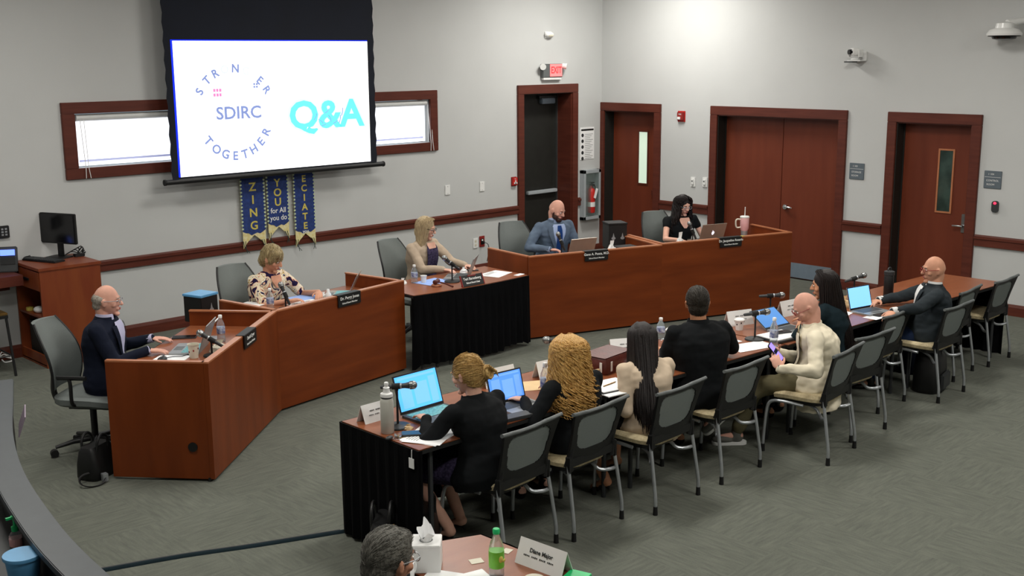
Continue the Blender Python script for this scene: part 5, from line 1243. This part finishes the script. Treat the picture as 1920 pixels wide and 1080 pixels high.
def crumple(label, x, y, z=TZ, r=(.06, .05, .04), m='white', cat='napkin', name='crumpled_napkin'):
    t = thing(name, label, cat, (x, y, z)); g = G(); rs = []
    rnd = random.Random(int(abs(x)*97)); nu, nv = 14, 8
    for j in range(nv+1):
        a = PI/2*j/nv; row = []
        for k in range(nu):
            b = 2*PI*k/nu; f = 1+.28*noise.noise(Vector((math.cos(b)*2, math.sin(b)*2, j*.6+x*7))); c = math.cos(min(a, PI/2-.05))
            row.append((r[0]*c*math.cos(b)*f, r[1]*c*math.sin(b)*f, max(0, r[2]*math.sin(a)*f)))
        rs.append(row)
    g.rings(rs); part('folds', g, m, t); g = G(); g.rings([[(r[0]*.2, 0, r[2]*.7), (r[0]*.5, r[1]*.3, r[2]*.9), (0, r[1]*.5, r[2]*.8)], [(r[0]*.4, -.01, r[2]*1.5), (r[0]*.7, r[1]*.2, r[2]*1.35), (0, r[1]*.4, r[2]*1.45)]]); part('raised_corner', g, m, t)
    return t
# ---- name plates on the dais
plate_sign('black name plate on the left end desk section', A1, A2, .745, .878, ('David Dyer', 'School Board Member'))
plate_sign('black name plate on the desk of the woman in the floral blouse', A2, A3, .70, .878, ('Dr. Peggy Jones', 'School Board Member'))
plate_sign('black name plate on the desk of the man in the grey suit', B1, B2, .655, .893, ('Gene A. Posca, M.D.', 'School Board Member'))
plate_sign('black name plate below the silver laptop with the glowing logo', B2, B3, .765, .905, ('Dr. Jacqueline Rosario', 'School Board Member'), .30)
t = thing('name_plate', 'black easel name plate standing on the black-skirted centre table', 'name plate', (-5.58, -3.30, .742), -.02)
g = G(); M = Matrix.Rotation(-.42, 3, 'X'); g.box((0, 0, .052), (.275, .012, .11), M=M); g.box((0, -.004, .052), (.0, .0, .0), M=M); part('plate', g, 'black', t, bevel=.002)
g = G(); g.box((0, -.012, .008), (.285, .02, .012)); g.box((-.139, 0.0, .052), (.008, .016, .115), M=M); g.box((.139, 0, .052), (.008, .016, .115), M=M); g.box((0, .03, .05), (.10, .006, .11), M=Matrix.Rotation(.4, 3, 'X')); part('holder', g, 'dark_red', t)
for l, s_, zz in (('Teri Barenborg', .036, .070), ('School Board Chair', .022, .030)):
    text(t, l, s_, (0, -.0075+(zz-.052)*.445, .052+(zz-.052)*.91+.001), (PI/2-.42, 0, 0), 'white', 'lettering', 1, .0008)
# ---- left desk section
laptop('silver laptop of the man in the navy jacket', -8.72, -3.70, yaw(.74, -.67), 108, 'laptop_screen_c', 'laptop_grey', keys='keys_teal')
mic('microphone tilted up to the left on the left end desk', -8.765, -3.915, .115, -.72, .69, 32)
cup('white paper cup with a printed leaf pattern beside the laptop on the left end desk', -8.885, -3.86)
water('water bottle on the left end desk near the wooden divider', -8.49, -3.575, h=.215)
crumple('crumpled white napkin on the left end desk beside the microphone', -8.64, -3.80, r=(.075, .06, .055), m='offwhite')
sheet('white mouse pad paper at the front corner of the left end desk', -9.06, -3.80, .7, .30, .24, lines=0, n=2)
t = thing('computer_mouse', 'black computer mouse on white paper on the left end desk', 'mouse', (-9.11, -3.80, TZ+.004), -.9)
g = G(); g.ball((0, 0, .014), (.032, .055, .022), 14, 8); part('shell', g, 'black', t, smooth=True); g = G(); g.bb((-.003, .015, .032), (.003, .04, .038)); part('wheel', g, 'dark_grey', t)
g = G(); g.tube(spline([(0, .05, .01), (.03, .12, .005), (.09, .14, .005), (.12, .2, .005)]), .003, 5); part('cord', g, 'black', t)
phone('black phone lying on the far side of the left end desk', -8.63, -3.24, .95, w=.09, l=.19)
t = thing('tablet_stand', 'white tablet edge leaning up behind the microphone on the left desk', 'tablet', (-8.50, -3.40, TZ), yaw(.74, -.67)); M = Matrix.Rotation(-.6, 3, 'X')
g = G(); g.box((0, .02, .08), (.17, .008, .19), M=M); part('tablet', g, 'white_gloss', t, bevel=.002); g = G(); g.box((0, .018, .075), (.155, .0095, .16), M=M); part('display', g, 'dim_glass', t); g = G(); g.bb((-.06, .0, 0), (.06, .09, .006)); part('stand', g, 'silver', t)
def emblem_box(label, x, y, rz, w, h, em, z=TZ, topm='black'):
    t = thing('presentation_box', label, 'box', (x, y, z), rz); g = G(); g.bb((-w/2, -w/2, 0), (w/2, w/2, h-.02)); part('box_body', g, 'black', t, bevel=.004); g = G(); g.bb((-w/2-.006, -w/2-.006, h-.02), (w/2+.006, w/2+.006, h)); part('lid', g, topm, t, bevel=.003)
    for ex, face in em:
        g = G(); r = .028; g.add([(ex+r*.9*math.cos(q), -w/2-.002, h*.42+r*.6*math.sin(q)) for q in [2*PI*k/12 for k in range(12)]], [tuple(range(12))]); g.add([(ex-.012, -w/2-.002, h*.42+.015), (ex+.012, -w/2-.002, h*.42+.015), (ex, -w/2-.002, h*.42+.062)], [(0, 1, 2)])
        part('emblem', g, 'silver', t)
wb = V2((-8.23, -2.93)); emblem_box('black cube box with blue-lit lid and one emblem, on the left corner shelf', -8.22, -2.78, .30, .20, .24, [(.02, 0)], topm='blue_bin')  # blue light falling on the lid is put into its colour
emblem_box('black cube box with two white emblems on the right corner shelf', -2.94, -2.84, -.50, .22, .30, [(-.055, 0), (.055, 0)])
# ---- second section
sheet('stack of white papers left of the floral-blouse woman', -7.64, -2.55, .3, .26, .2, n=3)
water('water bottle in front of the woman in the floral blouse', -7.60, -2.875, h=.20)
mic('microphone pointing up in front of the woman in the floral blouse', -7.47, -2.92, .12, -.15, .5, 62)
sheet('white papers in front of the woman in the floral blouse', -7.20, -2.86, .15, .3, .2, n=3, lines=3)
sheet('light blue lit papers right of the floral-blouse woman', -7.05, -2.62, .1, .3, .24, m='blue_paper')  # blue glow on these papers is painted in as their colour
crumple('small white container on papers beside the second name plate', -6.95, -2.74, r=(.05, .04, .035))
t = thing('gavel_block', 'white round cap standing on the second desk section', 'container', (-6.93, -2.80, TZ)); g = G(); g.lathe([(.028, 0), (.028, .04), (.014, .055), (.014, .08), (.01, .085)], n=16); part('container_body', g, 'white', t, smooth=True); g = G(); g.lathe([(.03, 0), (.032, .004), (.03, .01)], n=16); part('base_ring', g, 'white', t)
laptop('laptop seen edge-on at the right of the second desk section', -6.72, -2.84, yaw(.72, -.69), 115, 'laptop_screen_c', 'laptop_tan', keys='keys_teal')
# ---- centre table
CZ = .742
water('water bottle at the left back of the black-skirted centre table', -5.90, -2.80, z=CZ, h=.18)
cup('small white cup beside the water bottle on the centre table', -5.83, -2.86, z=CZ, h=.07, r=.03, m='white', dots=None)
crumple('white tissue at the left back corner of the centre table', -6.02, -2.76, z=CZ, r=(.05, .04, .04))
sheet('light blue folder on the black-skirted centre table', -5.74, -2.90, .15, .32, .23, z=CZ, m='blue_paper', name='paper_folder', cat='folder', n=2)
mic('microphone leaning toward the blonde woman on the centre table', -5.605, -3.03, .17, -.66, .45, 40, z=CZ, base=.075)
t = thing('gavel', 'dark wooden gavel resting on its round sound block', 'gavel', (-5.86, -3.09, CZ+.022), .5)
g = G(); g.tube([(-.045, 0, .025), (-.04, 0, .025), (-.015, 0, .025), (.015, 0, .025), (.04, 0, .025), (.045, 0, .025)], [.018, .024, .019, .019, .024, .018], 14); part('head', g, 'leather_brown', t, smooth=True); g = G(); g.tube([(0, 0, .025), (-.03, -.1, .018), (-.08, -.2, .0)], [.006, .008, .010], 8); part('handle', g, 'leather_brown', t, smooth=True)
t = thing('sound_block', 'round wooden sound block under the gavel on the centre table', 'sound block', (-5.86, -3.09, CZ)); g = G(); g.lathe([(.05, 0), (.052, .008), (.046, .020), (.01, .021)], n=22); part('block', g, 'cherry_edge', t, smooth=True); g = G(); g.lathe([(.053, .004), (.054, .006), (.053, .009)], n=22); part('rim', g, 'leather_brown', t)
laptop('grey laptop of the blonde woman on the centre table, seen from behind', -5.35, -2.98, yaw(.62, -.78), 112, 'laptop_screen_d', 'laptop_grey', z=CZ)
phone('black phone behind the laptop on the centre table', -5.08, -2.72, 1.2, z=CZ)
crumple('white tissue beside the laptop on the centre table', -5.20, -2.74, z=CZ, r=(.045, .035, .04))
sheet('white printed papers at the right of the centre table', -5.03, -3.05, .35, .30, .22, z=CZ, n=3, lines=4)
sheet('single pale card at the right end of the centre table', -4.88, -3.24, .2, .12, .06, z=CZ)
# ---- third section
laptop('open silver laptop in front of the man in the grey suit', -3.68, -2.98, yaw(-.28, -.96), 112, 'laptop_screen_d', 'laptop_tan', w=.33)
mic('microphone pointing up in front of the man in the grey suit', -3.95, -2.95, .18, -.15, .35, 66)
crumple('white crumpled mask beside the name plate of the grey-suited man', -3.38, -3.18, r=(.075, .05, .115), m='white')
crumple('small white item behind the laptop of the grey-suited man', -3.42, -2.92, r=(.03, .03, .06))
t = thing('notebook_stack', 'black notebook on a white pad next to the wooden divider of the third section', 'notebook', (-3.17, -3.20, TZ), -.3); g = G(); g.box((0, 0, .035), (.26, .17, .07)); part('pad_stack', g, 'white', t); g = G(); g.box((.0, .01, .078), (.24, .15, .016)); part('cover', g, 'black', t)
# ---- fourth section
laptop('open silver laptop with a glowing white logo on its lid', -1.88, -3.42, yaw(-.33, -.94), 112, 'laptop_screen_d', 'laptop_tan', w=.34, d=.24, logo=True)
mic('microphone in front of the curly-haired woman in black', -2.33, -3.50, .18, -.1, .4, 64)
crumple('white crumpled paper in front of the curly-haired woman', -2.56, -3.50, r=(.07, .05, .14), m='white')
sheet('yellow notes behind the last name plate', -2.11, -3.985, -.313, .14, .045, z=.905, m='gold')
t = thing('insulated_tumbler', 'pink handled tumbler with a white straw on the right dais', 'tumbler', (-1.30, -3.50, TZ))
g = G(); g.lathe([(.034, 0), (.036, .01), (.038, .085), (.052, .115), (.054, .245), (.05, .25)], n=26); part('tumbler_body', g, 'pink', t, smooth=True)
g = G(); g.lathe([(.0365, .01), (.039, .084), (.04, .086), (.036, .002)], n=26); part('lower_band', g, 'silver', t, smooth=True)
g = G(); g.lathe([(.056, .245), (.057, .258), (.05, .265), (.01, .267)], n=26); part('lid', g, 'white', t, smooth=True)
g = G(); g.cyl((.0, 0, .25), (.004, 0, .375), .0055); part('straw', g, 'white', t, smooth=True)
g = G(); g.tube(spline([(-.045, .03, .225), (-.075, .055, .228), (-.088, .066, .205), (-.086, .064, .15), (-.074, .056, .125), (-.042, .03, .128)]), .0095, 8); part('handle', g, 'offwhite', t, smooth=True)
# ---- long table, from the camera outward
tent('white name tent at the near left corner of the long table', -8.835, -6.01, .02, ['~~~~~~~~~', '~~~~~~~~~~~~'], w=.20, h=.11)
t = thing('sports_bottle', 'tall white sports bottle with a loop cap on the long table', 'bottle', (-8.93, -6.27, TZ))
g = G(); g.lathe([(.036, 0), (.040, .005), (.040, .195), (.034, .215), (.030, .22)], n=26); part('bottle_body', g, 'white_bottle', t, smooth=True); g = G(); g.lathe([(.0335, .216), (.0335, .228)], n=26); part('neck_band', g, 'dark_grey', t, smooth=True)
g = G(); g.lathe([(.038, .226), (.039, .232), (.036, .245), (.022, .25), (.018, .275), (.020, .28), (.012, .285), (.011, .298), (.014, .30), (.012, .312), (.004, .315)], n=22); part('spout_cap', g, 'white_gloss', t, smooth=True)
mic('microphone lying level on its stand beside the white sports bottle', -8.82, -6.23, .245, .72, -.69, 4, base=.075)
laptop('large open laptop with a bright blue screen in front of the bun-haired woman', -8.515, -6.10, .03, 108, 'laptop_screen', 'dark_grey', w=.36, d=.25, keys='keys_teal')
t = thing('key_bunch', 'bunch of keys on the near edge of the long table', 'keys', (-8.965, -6.40, TZ), .3)
g = G(); g.tube([(.02*math.cos(q), .02*math.sin(q), .004) for q in [2*PI*k/12 for k in range(13)]], .002, 5); part('key_ring', g, 'silver', t)
for k in range(4):
    a = -.6+.45*k; g = G(); g.box((.035*math.cos(a), .035*math.sin(a), .004+.003*k), (.045, .010, .002), a); g.cyl((.02*math.cos(a), .02*math.sin(a), .003+.003*k), (.02*math.cos(a), .02*math.sin(a), .006+.003*k), .011); part('key', g, 'steel' if k % 2 else 'brass', t)
g = G(); g.ball((-.03, .03, .012), (.03, .018, .012), 12, 8); part('green_tag', g, 'dark_grey', t)
sheet('white notepad paper near the bun-haired woman', -8.79, -6.50, .35, .30, .24, n=3, lines=5)
phone('dark phone lying on the white papers near the sports bottle', -8.845, -6.42, .95, z=TZ+.006)
crumple('orange and white wrapper behind the phone on the long table', -8.80, -6.30, r=(.035, .03, .018), m='manila')
t = thing('skirt_clip', 'white paper tag hanging from the near corner of the long table', 'tag', (-9.005, -6.60, .69), .0); g = G(); g.box((-.012, 0, -.03), (.004, .045, .06), .0); part('tag_card', g, 'white', t); g = G(); g.tube([(-.01, 0, -.005), (-.008, 0, .05)], .003, 5); part('string', g, 'white', t)
tent('white name tent between the two nearest laptops', -7.76, -5.99, -.08, ['~~~~~~~~~~', '~~~~~~~~~~~~~~'], w=.27, h=.12)
laptop('smaller laptop in front of the curly golden-haired woman', -8.02, -6.37, -.06, 106, 'laptop_screen_b', 'laptop_grey', w=.29, d=.205, pane='screen_pane_b')
t = thing('leather_folio', 'thin black folio at the table edge left of the second laptop', 'folder', (-8.19, -6.615, TZ), -.15); g = G(); g.box((0, 0, .011), (.20, .09, .022)); part('cover', g, 'dark_grey', t, bevel=.003); g = G(); g.box((.01, 0, .011), (.186, .082, .014)); part('pages', g, 'offwhite', t)
sheet('yellow note strip beside the second laptop', -7.98, -6.625, .1, .11, .035, m='gold')
sheet('manila envelope behind the second laptop', -7.60, -6.20, -.5, .30, .22, m='manila', name='envelope', cat='envelope')
water('water bottle between the second laptop and the curly golden hair', -7.76, -6.44, h=.235)
tent('small name tent behind the water bottle at the second laptop', -7.40, -6.09, -.10, ['~~~~~~~~'], w=.17, h=.12)
mic('dark microphone mostly hidden behind the curly golden hair', -7.22, -6.05, .20, -.72, .5, 10)
t = thing('leather_bag', 'dark red-brown leather briefcase lying on the long table', 'bag', (-6.93, -6.24, TZ), .12)
g = G(); rs = []
for z, k in ((0, .96), (.015, 1), (.09, 1), (.115, .93), (.12, .8)): rs.append([(x*k, y*k, z) for x, y in rrect(.36, .24, .03, 3)])
g.rings(rs); part('bag_body', g, 'leather_brown', t, smooth=True)
g = G(); g.tube(spline([(-.19, -.07, .04), (-.27, -.06, .045), (-.28, 0, .05), (-.27, .05, .05), (-.19, .06, .05)]), .009, 7); part('handle', g, 'manila', t, smooth=True)
for bb_ in (((-.185, -.09, .02), (-.181, -.07, .09)), ((-.12, -.123, .02), (-.10, -.119, .09))): g = G(); g.bb(*bb_); part('buckle_strap', g, 'white', t)
g = G(); g.bb((-.175, -.11, .118), (.175, .11, .1215)); part('flap', g, 'leather_brown', t, bevel=.002)
t = thing('notebook', 'open white notebook with a pen near the beige blazer', 'notebook', (-7.28, -6.58, TZ), -.18); g = G(); g.box((0, 0, .006), (.31, .25, .012)); part('cover', g, 'black', t, bevel=.002); g = G(); g.box((.0, .0, .0145), (.29, .235, .007)); part('page', g, 'paper', t)
g = G(); g.box((-.02, -.12, .003), (.28, .12, .006), .05); part('loose_page', g, 'paper', t)
t = thing('pen', 'thin pen lying on the open notebook', 'pen', (-7.28, -6.58, TZ+.018), .1); g = G(); g.cyl((-.07, 0, .005), (.06, 0, .005), .004, n=8); part('barrel', g, 'brass', t); g = G(); g.cyl((.06, 0, .005), (.075, 0, .005), .004, .001, 8); part('tip', g, 'black', t)
tent('white name tent behind the leather briefcase', -6.50, -6.05, -.50, ['~~~~~~~~~~', '~~~~~~~~~~~~~~'], w=.25, h=.11)
sheet('white paper between the briefcase and the dark straight hair', -6.66, -6.28, -.3, .25, .3)
t = thing('tablet', 'black tablet lying on the table behind the dark-haired woman', 'tablet', (-6.83, -6.47, TZ), -1.2); g = G(); g.prism(rrect(.17, .24, .012, 3), 0, .009); part('case', g, 'black', t); g = G(); g.prism(rrect(.15, .215, .006, 2), .009, .0098); part('display', g, 'dim_glass', t)
water('small water bottle just left of the man in the black suit', -5.99, -5.98, h=.17)
t = cup('white lidded cup at the left shoulder of the black suit', -6.02, -6.12, h=.10, r=.05, m='white', lid='white_gloss', dots=None)
sheet('white paper beyond the man in the black suit', -5.86, -6.06, .2, .24, .2)
tent('white name tent right of the man in the black suit', -5.145, -6.125, -.32, ['~~~~~~~~~~', '~~~~~~~~~~~~~~'], w=.25, h=.12)
t = cup('small white printed cup in front of the name tent by the black suit', -5.30, -6.24, h=.08, r=.038, m='white', lid='white_gloss', dots='dark_grey')
mic('microphone on a stand right of the man in the black suit', -5.49, -6.52, .20, .72, -.45, 4, base=.075)
sheet('white papers nearest the black suit', -5.72, -6.36, -.2, .26, .2, n=2)
sheet('long white papers at the table edge by the khaki knees', -5.70, -6.62, -.25, .36, .20, n=2)
t = thing('pen', 'dark pen lying between the white papers by the black suit', 'pen', (-5.84, -6.48, TZ), .3); g = G(); g.cyl((-.07, 0, .005), (.06, 0, .005), .004, n=8); part('barrel', g, 'black', t); g = G(); g.cyl((.06, 0, .005), (.072, 0, .005), .004, .001, 8); part('tip', g, 'steel', t)
t = thing('notebook', 'white pad on a dark notebook beside the flat-opened laptop', 'notebook', (-5.30, -6.64, TZ), -.12); g = G(); g.box((0, 0, .010), (.33, .24, .020)); part('cover', g, 'dark_grey', t, bevel=.002); g = G(); g.box((-.01, .01, .0235), (.30, .22, .007)); part('page', g, 'paper', t)
phone('dark phone on the white pad near the flat-opened laptop', -5.24, -6.60, 1.2, z=TZ+.027, w=.075, l=.16)
water('clear water bottle at the table edge behind the raised phone', -5.57, -6.745, h=.225)
laptop('laptop opened almost flat with a dull blue screen', -5.05, -6.45, -.10, 146, 'laptop_screen_d', 'laptop_grey', w=.31, d=.22, pane=None)
tent('white name tent near the end of the dais', -4.53, -6.22, -.12, ['~~~~~~~~~~', '~~~~~~~~~~~~~~'], w=.27, h=.13)
mic('microphone beside the farthest name tent', -4.80, -6.20, .19, .72, -.6, 2)
t = thing('juice_cup', 'small green and white cup held at the mouth of the dark-haired woman', 'cup', (-5.02, -6.69, .935)); g = G(); g.lathe([(.022, 0), (.030, .07), (.027, .07), (.02, .005)], n=16); part('cup_wall', g, 'offwhite', t, smooth=True); g = G(); g.lathe([(.0255, .02), (.029, .05)], n=16); part('green_band', g, 'green', t)
laptop('laptop with a pale blue screen next to the bald man in the charcoal suit', -3.96, -6.58, -.18, 105, 'laptop_screen_c', 'laptop_grey', w=.29, d=.205, pane=None)
sheet('white paper behind the farthest laptop', -4.22, -6.50, .2, .24, .2)
sheet('white paper under the hand of the man in the charcoal suit', -4.06, -6.80, -.05, .30, .13)
phone('dark phone on the paper by the charcoal suit man', -4.02, -6.79, 1.5, z=TZ+.003)
mic('microphone farthest right, behind the farthest laptop', -3.68, -6.34, .20, .72, -.40, 14)
crumple('brown paper bag scraps behind the farthest laptop', -3.92, -6.38, r=(.10, .08, .06), m='manila')
t = thing('black_tumbler', 'tall black insulated bottle behind the reaching hands', 'bottle', (-3.33, -6.49, TZ)); g = G(); g.lathe([(.040, 0), (.044, .006), (.044, .20), (.038, .215)], n=24); part('bottle_body', g, 'black', t, smooth=True); g = G(); g.lathe([(.040, .212), (.047, .216), (.047, .25), (.03, .256), (.012, .258)], n=24); part('lid', g, 'dark_grey', t, smooth=True); g = G(); g.tube(spline([(-.03, 0, .25), (-.02, 0, .28), (.02, 0, .28), (.03, 0, .25)]), .006, 6); part('carry_loop', g, 'dark_grey', t, smooth=True)
# phone held by the cream blazer man
t = thing('smartphone', 'phone with a violet lit screen held by the man in the cream blazer', 'phone', (-5.80, -6.915, .775), 0); t.rotation_euler = (math.radians(52), math.radians(-12), math.radians(22))
g = G(); g.prism(rrect(.078, .16, .012, 3), -.005, .005); part('case', g, 'black', t); g = G(); g.prism(rrect(.07, .148, .008, 3), .005, .0058); part('screen', g, 'phone_screen', t); g = G(); g.bb((-.034, -.01, .0058), (.034, .02, .0062)); part('dark_banner', g, 'navy_cloth', t)
# ---- bags on floor
def tote(label, x, y, rz, w, d, h, m='black', chain=False):
    t = thing('handbag', label, 'bag', (x, y, 0), rz); g = G(); rs = []
    for z, k in ((0, .9), (.02, 1), (h*.5, 1.02), (h*.9, .93), (h, .80)): rs.append([(px*k+.012*noise.noise(Vector((px*9, py*9, z*6))), py*k*(1-.35*z/h)+.012*noise.noise(Vector((px*9, z*8, 3))), z) for px, py in rrect(w, d, .05, 4)])
    g.rings(rs); part('bag_body', g, m, t, smooth=True)
    for s in (-1, 1):
        g = G(); g.tube(spline([(-w*.25, s*d*.3, h*.85), (-w*.2, s*d*.33, h*1.18), (0, s*d*.33, h*1.32), (w*.2, s*d*.33, h*1.18), (w*.25, s*d*.3, h*.85)]), .010, 7); part('handle', g, m, t, smooth=True)
    if chain:
        for s in (-1, 1):
            g = G()
            for k in range(12): g.box((s*w*.27+.006*(k % 2), -d*.42-.012, h*.95-.022*k), (.014, .010, .020), .5*k)
            part('chain_strap', g, 'brass', t)
        g = G(); g.ball((-w*.28, -d*.45, h*.28), (.022, .015, .022), 10, 8); g.ball((-w*.25, -d*.45, h*.35), (.014, .012, .014), 10, 8); part('white_charm', g, 'white', t)
    return t
tote('black handbag with brass chain straps beside the near table corner', -9.10, -6.42, .75, .32, .16, .30, chain=True)
tote('plain black bag next to the chain-strap handbag on the floor', -8.86, -6.50, .7, .34, .18, .30)
tote('black bag with a loop strap on the floor behind the left end desk', -9.66, -3.78, .5, .26, .2, .24)
t = thing('bag_strap', 'black looped strap lying on the floor beside the left end desk', 'strap', (-9.76, -3.93, 0)); g = G(); g.tube(spline([(.09*math.cos(q), .06*math.sin(q), .035+.03*math.sin(q)) for q in [2*PI*k/10 for k in range(11)]]), .011, 6, flat=.5); part('loop', g, 'black', t, smooth=True); g = G(); g.bb((.07, -.02, .0), (.11, .02, .06)); part('buckle', g, 'silver', t, bevel=.004)
t = thing('backpack', 'large black backpack on the floor under the bald man in the charcoal suit', 'bag', (-3.42, -6.98, 0), .2); g = G(); rs = []
for z, k in ((0, .92), (.03, 1), (.2, 1.0), (.32, .9), (.38, .65), (.395, .3)): rs.append([(px*k, py*k, z) for px, py in rrect(.36, .24, .09, 4)])
g.rings(rs); part('pack_body', g, 'black', t, smooth=True); g = G(); g.bb((-.12, -.15, .03), (.12, -.115, .18)); part('front_pocket', g, 'dark_grey', t, bevel=.015)
t = thing('backpack', 'dark navy backpack behind the chair leg at the far right', 'bag', (-2.98, -6.60, 0), .4); g = G(); rs = []
for z, k in ((0, .92), (.03, 1), (.2, 1.0), (.32, .85), (.37, .5)): rs.append([(px*k, py*k, z) for px, py in rrect(.28, .2, .08, 4)])
g.rings(rs); part('pack_body', g, 'navy_cloth', t, smooth=True); g = G(); g.bb((-.09, -.125, .03), (.09, -.095, .16)); part('front_pocket', g, 'dark_grey', t, bevel=.012)
t = thing('floor_cable', 'dark flat cable cover running across the carpet from the left', 'cable', (-9.6, -5.6, 0))
g = G(); pts = spline([(-.75, .28, .006), (-.3, .12, .006), (.1, -.06, .006), (.62, -.27, .006)]); g.tube(pts, .016, 6, flat=.35); part('cable_cover', g, 'teal_cloth', t, smooth=True)
g = G(); g.tube([p+Vector((-.01, .045, -.001)) for p in pts], .006, 6); part('cable', g, 'dark_grey', t, smooth=True)
# ---- foreground table things
t = thing('tissue_box', 'white cube tissue box with a tissue pulled up', 'tissue box', (-9.94, -7.85, TZ), .80); s = .066; h = .128
g = G(); g.bb((-s, -s, 0), (s, s, h)); part('carton', g, 'white', t, bevel=.003); g = G(); g.lathe([(.03, h+.0005), (.001, h+.0008)], n=16); part('opening', g, 'grey_plastic', t)
g = G(); rs = []
for k in range(7):
    f = k/6; rs.append([((.026+.030*f)*math.cos(q)*(1+.25*f*math.sin(3*q))+.012*f, (.020+.012*f)*math.sin(q)*(1+.4*f*math.cos(3*q)), h-.008+.058*f*(1+.32*f*math.cos(q-.4)+.18*f*math.sin(4*q))) for q in [2*PI*i/24 for i in range(24)]])
g.rings(rs, caps=False); part('tissue', g, 'paper', t, smooth=True)
t = thing('soda_bottle', 'green-capped soda bottle with a green label on the foreground table', 'bottle', (-9.78, -8.13, TZ)); g = G(); g.lathe([(.026, 0), (.033, .008), (.033, .04), (.030, .06), (.033, .08), (.033, .13), (.026, .158), (.014, .185), (.013, .20)], n=22); part('bottle_body', g, 'pet', t, smooth=True)
g = G(); g.lathe([(.0335, .045), (.0342, .05), (.0342, .115), (.0335, .12)], n=22); part('label_band', g, 'lime' if 'lime' in MATS else 'green', t, smooth=True); g = G(); g.ball((-.004, -.032, .088), (.012, .006, .016), 10, 8); g.ball((.012, -.030, .078), (.012, .006, .008), 10, 8); part('label_leaves', g, 'gold', t, smooth=True)
g = G(); g.lathe([(.0155, .196), (.016, .198), (.016, .216), (.013, .219)], n=18); part('cap', g, 'green', t, smooth=True)
tent('large white name tent on the foreground table', -9.575, -8.215, -PI/2+.08, ['Diane Major', '~~~~~~~~~~~~~~~~~~~~'], w=.265, h=.11, size=.026)
sheet('scattered white papers in front of the grey-haired man', -10.02, -8.05, .5, .28, .21, n=3)
sheet('white paper at the bottom edge on the foreground table', -9.93, -8.10, -.3, .25, .2, n=2)
t = thing('coffee_mug', 'white mug with a dark round emblem beside the grey-haired man', 'cup', (-10.10, -7.90, TZ)); g = G(); g.lathe([(.036, 0), (.04, .005), (.041, .095), (.037, .095), (.035, .008), (.001, .008)], n=24); part('mug_body', g, 'white_gloss', t, smooth=True); g = G(); g.cyl((-.024, -.030, .055), (-.027, -.034, .055), .022); part('emblem', g, 'dark_grey', t); g = G(); g.tube(spline([(.036, .01, .075), (.065, .015, .07), (.065, .015, .03), (.036, .01, .02)]), .006, 6); part('handle', g, 'white_gloss', t, smooth=True)
t = thing('bottle_cap_dish', 'small white and brown dish at the bottom edge', 'dish', (-9.70, -8.28, TZ)); g = G(); g.lathe([(.025, 0), (.045, .014), (.042, .014), (.02, .004), (.001, .004)], n=20); part('dish', g, 'offwhite', t, smooth=True); g = G(); g.ball((0, 0, .01), (.02, .02, .01), 10, 6); part('contents', g, 'leather_brown', t)
t = thing('green_notebook', 'green notebook corner at the bottom edge', 'notebook', (-9.58, -8.40, TZ), .3); g = G(); g.box((0, 0, .008), (.15, .10, .016)); part('cover', g, 'green', t, bevel=.002); g = G(); g.box((.003, 0, .008), (.147, .096, .010)); part('pages', g, 'paper', t)
# ---- left counter things
t = thing('blue_bin', 'small light blue plastic bin behind the curved counter', 'bin', (-11.335, -6.95, .83)); g = G(); g.lathe([(.052, 0), (.056, .004), (.070, .125), (.076, .128), (.076, .134), (.068, .132), (.052, .008), (.001, .008)], n=28); part('bin_wall', g, 'blue_bin', t, smooth=True); g = G(); g.lathe([(.0775, .122), (.0785, .130), (.0765, .136)], n=28); part('rim', g, 'blue_bin', t, smooth=True)
t = thing('sanitizer_bottle', 'hand sanitizer bottle with a green pump behind the blue bin', 'bottle', (-11.22, -6.56, .83)); g = G(); g.lathe([(.026, 0), (.028, .006), (.028, .06), (.014, .08), (.012, .085)], n=18); part('bottle_body', g, 'pet', t, smooth=True); g = G(); g.lathe([(.015, .08), (.016, .10), (.007, .105), (.006, .135), (.014, .138), (.014, .15), (.004, .152)], n=14); g.bb((-.035, -.006, .138), (.0, .006, .148)); part('pump_head', g, 'green', t, smooth=True); g = G(); g.lathe([(.0285, .012), (.029, .015), (.029, .045), (.0285, .048)], n=18); part('label_band', g, 'pink', t)
t = thing('name_plate', 'pale name card hooked on the outer side of the curved counter', 'name plate', (-10.62, -5.06, .93), 1.2); g = G(); g.box((0, -.012, 0), (.26, .006, .12), M=Matrix.Rotation(.35, 3, 'X')); part('plate', g, 'slide_card' if 'slide_card' in MATS else 'offwhite', t)
bpy.data.scenes.remove(WORK)
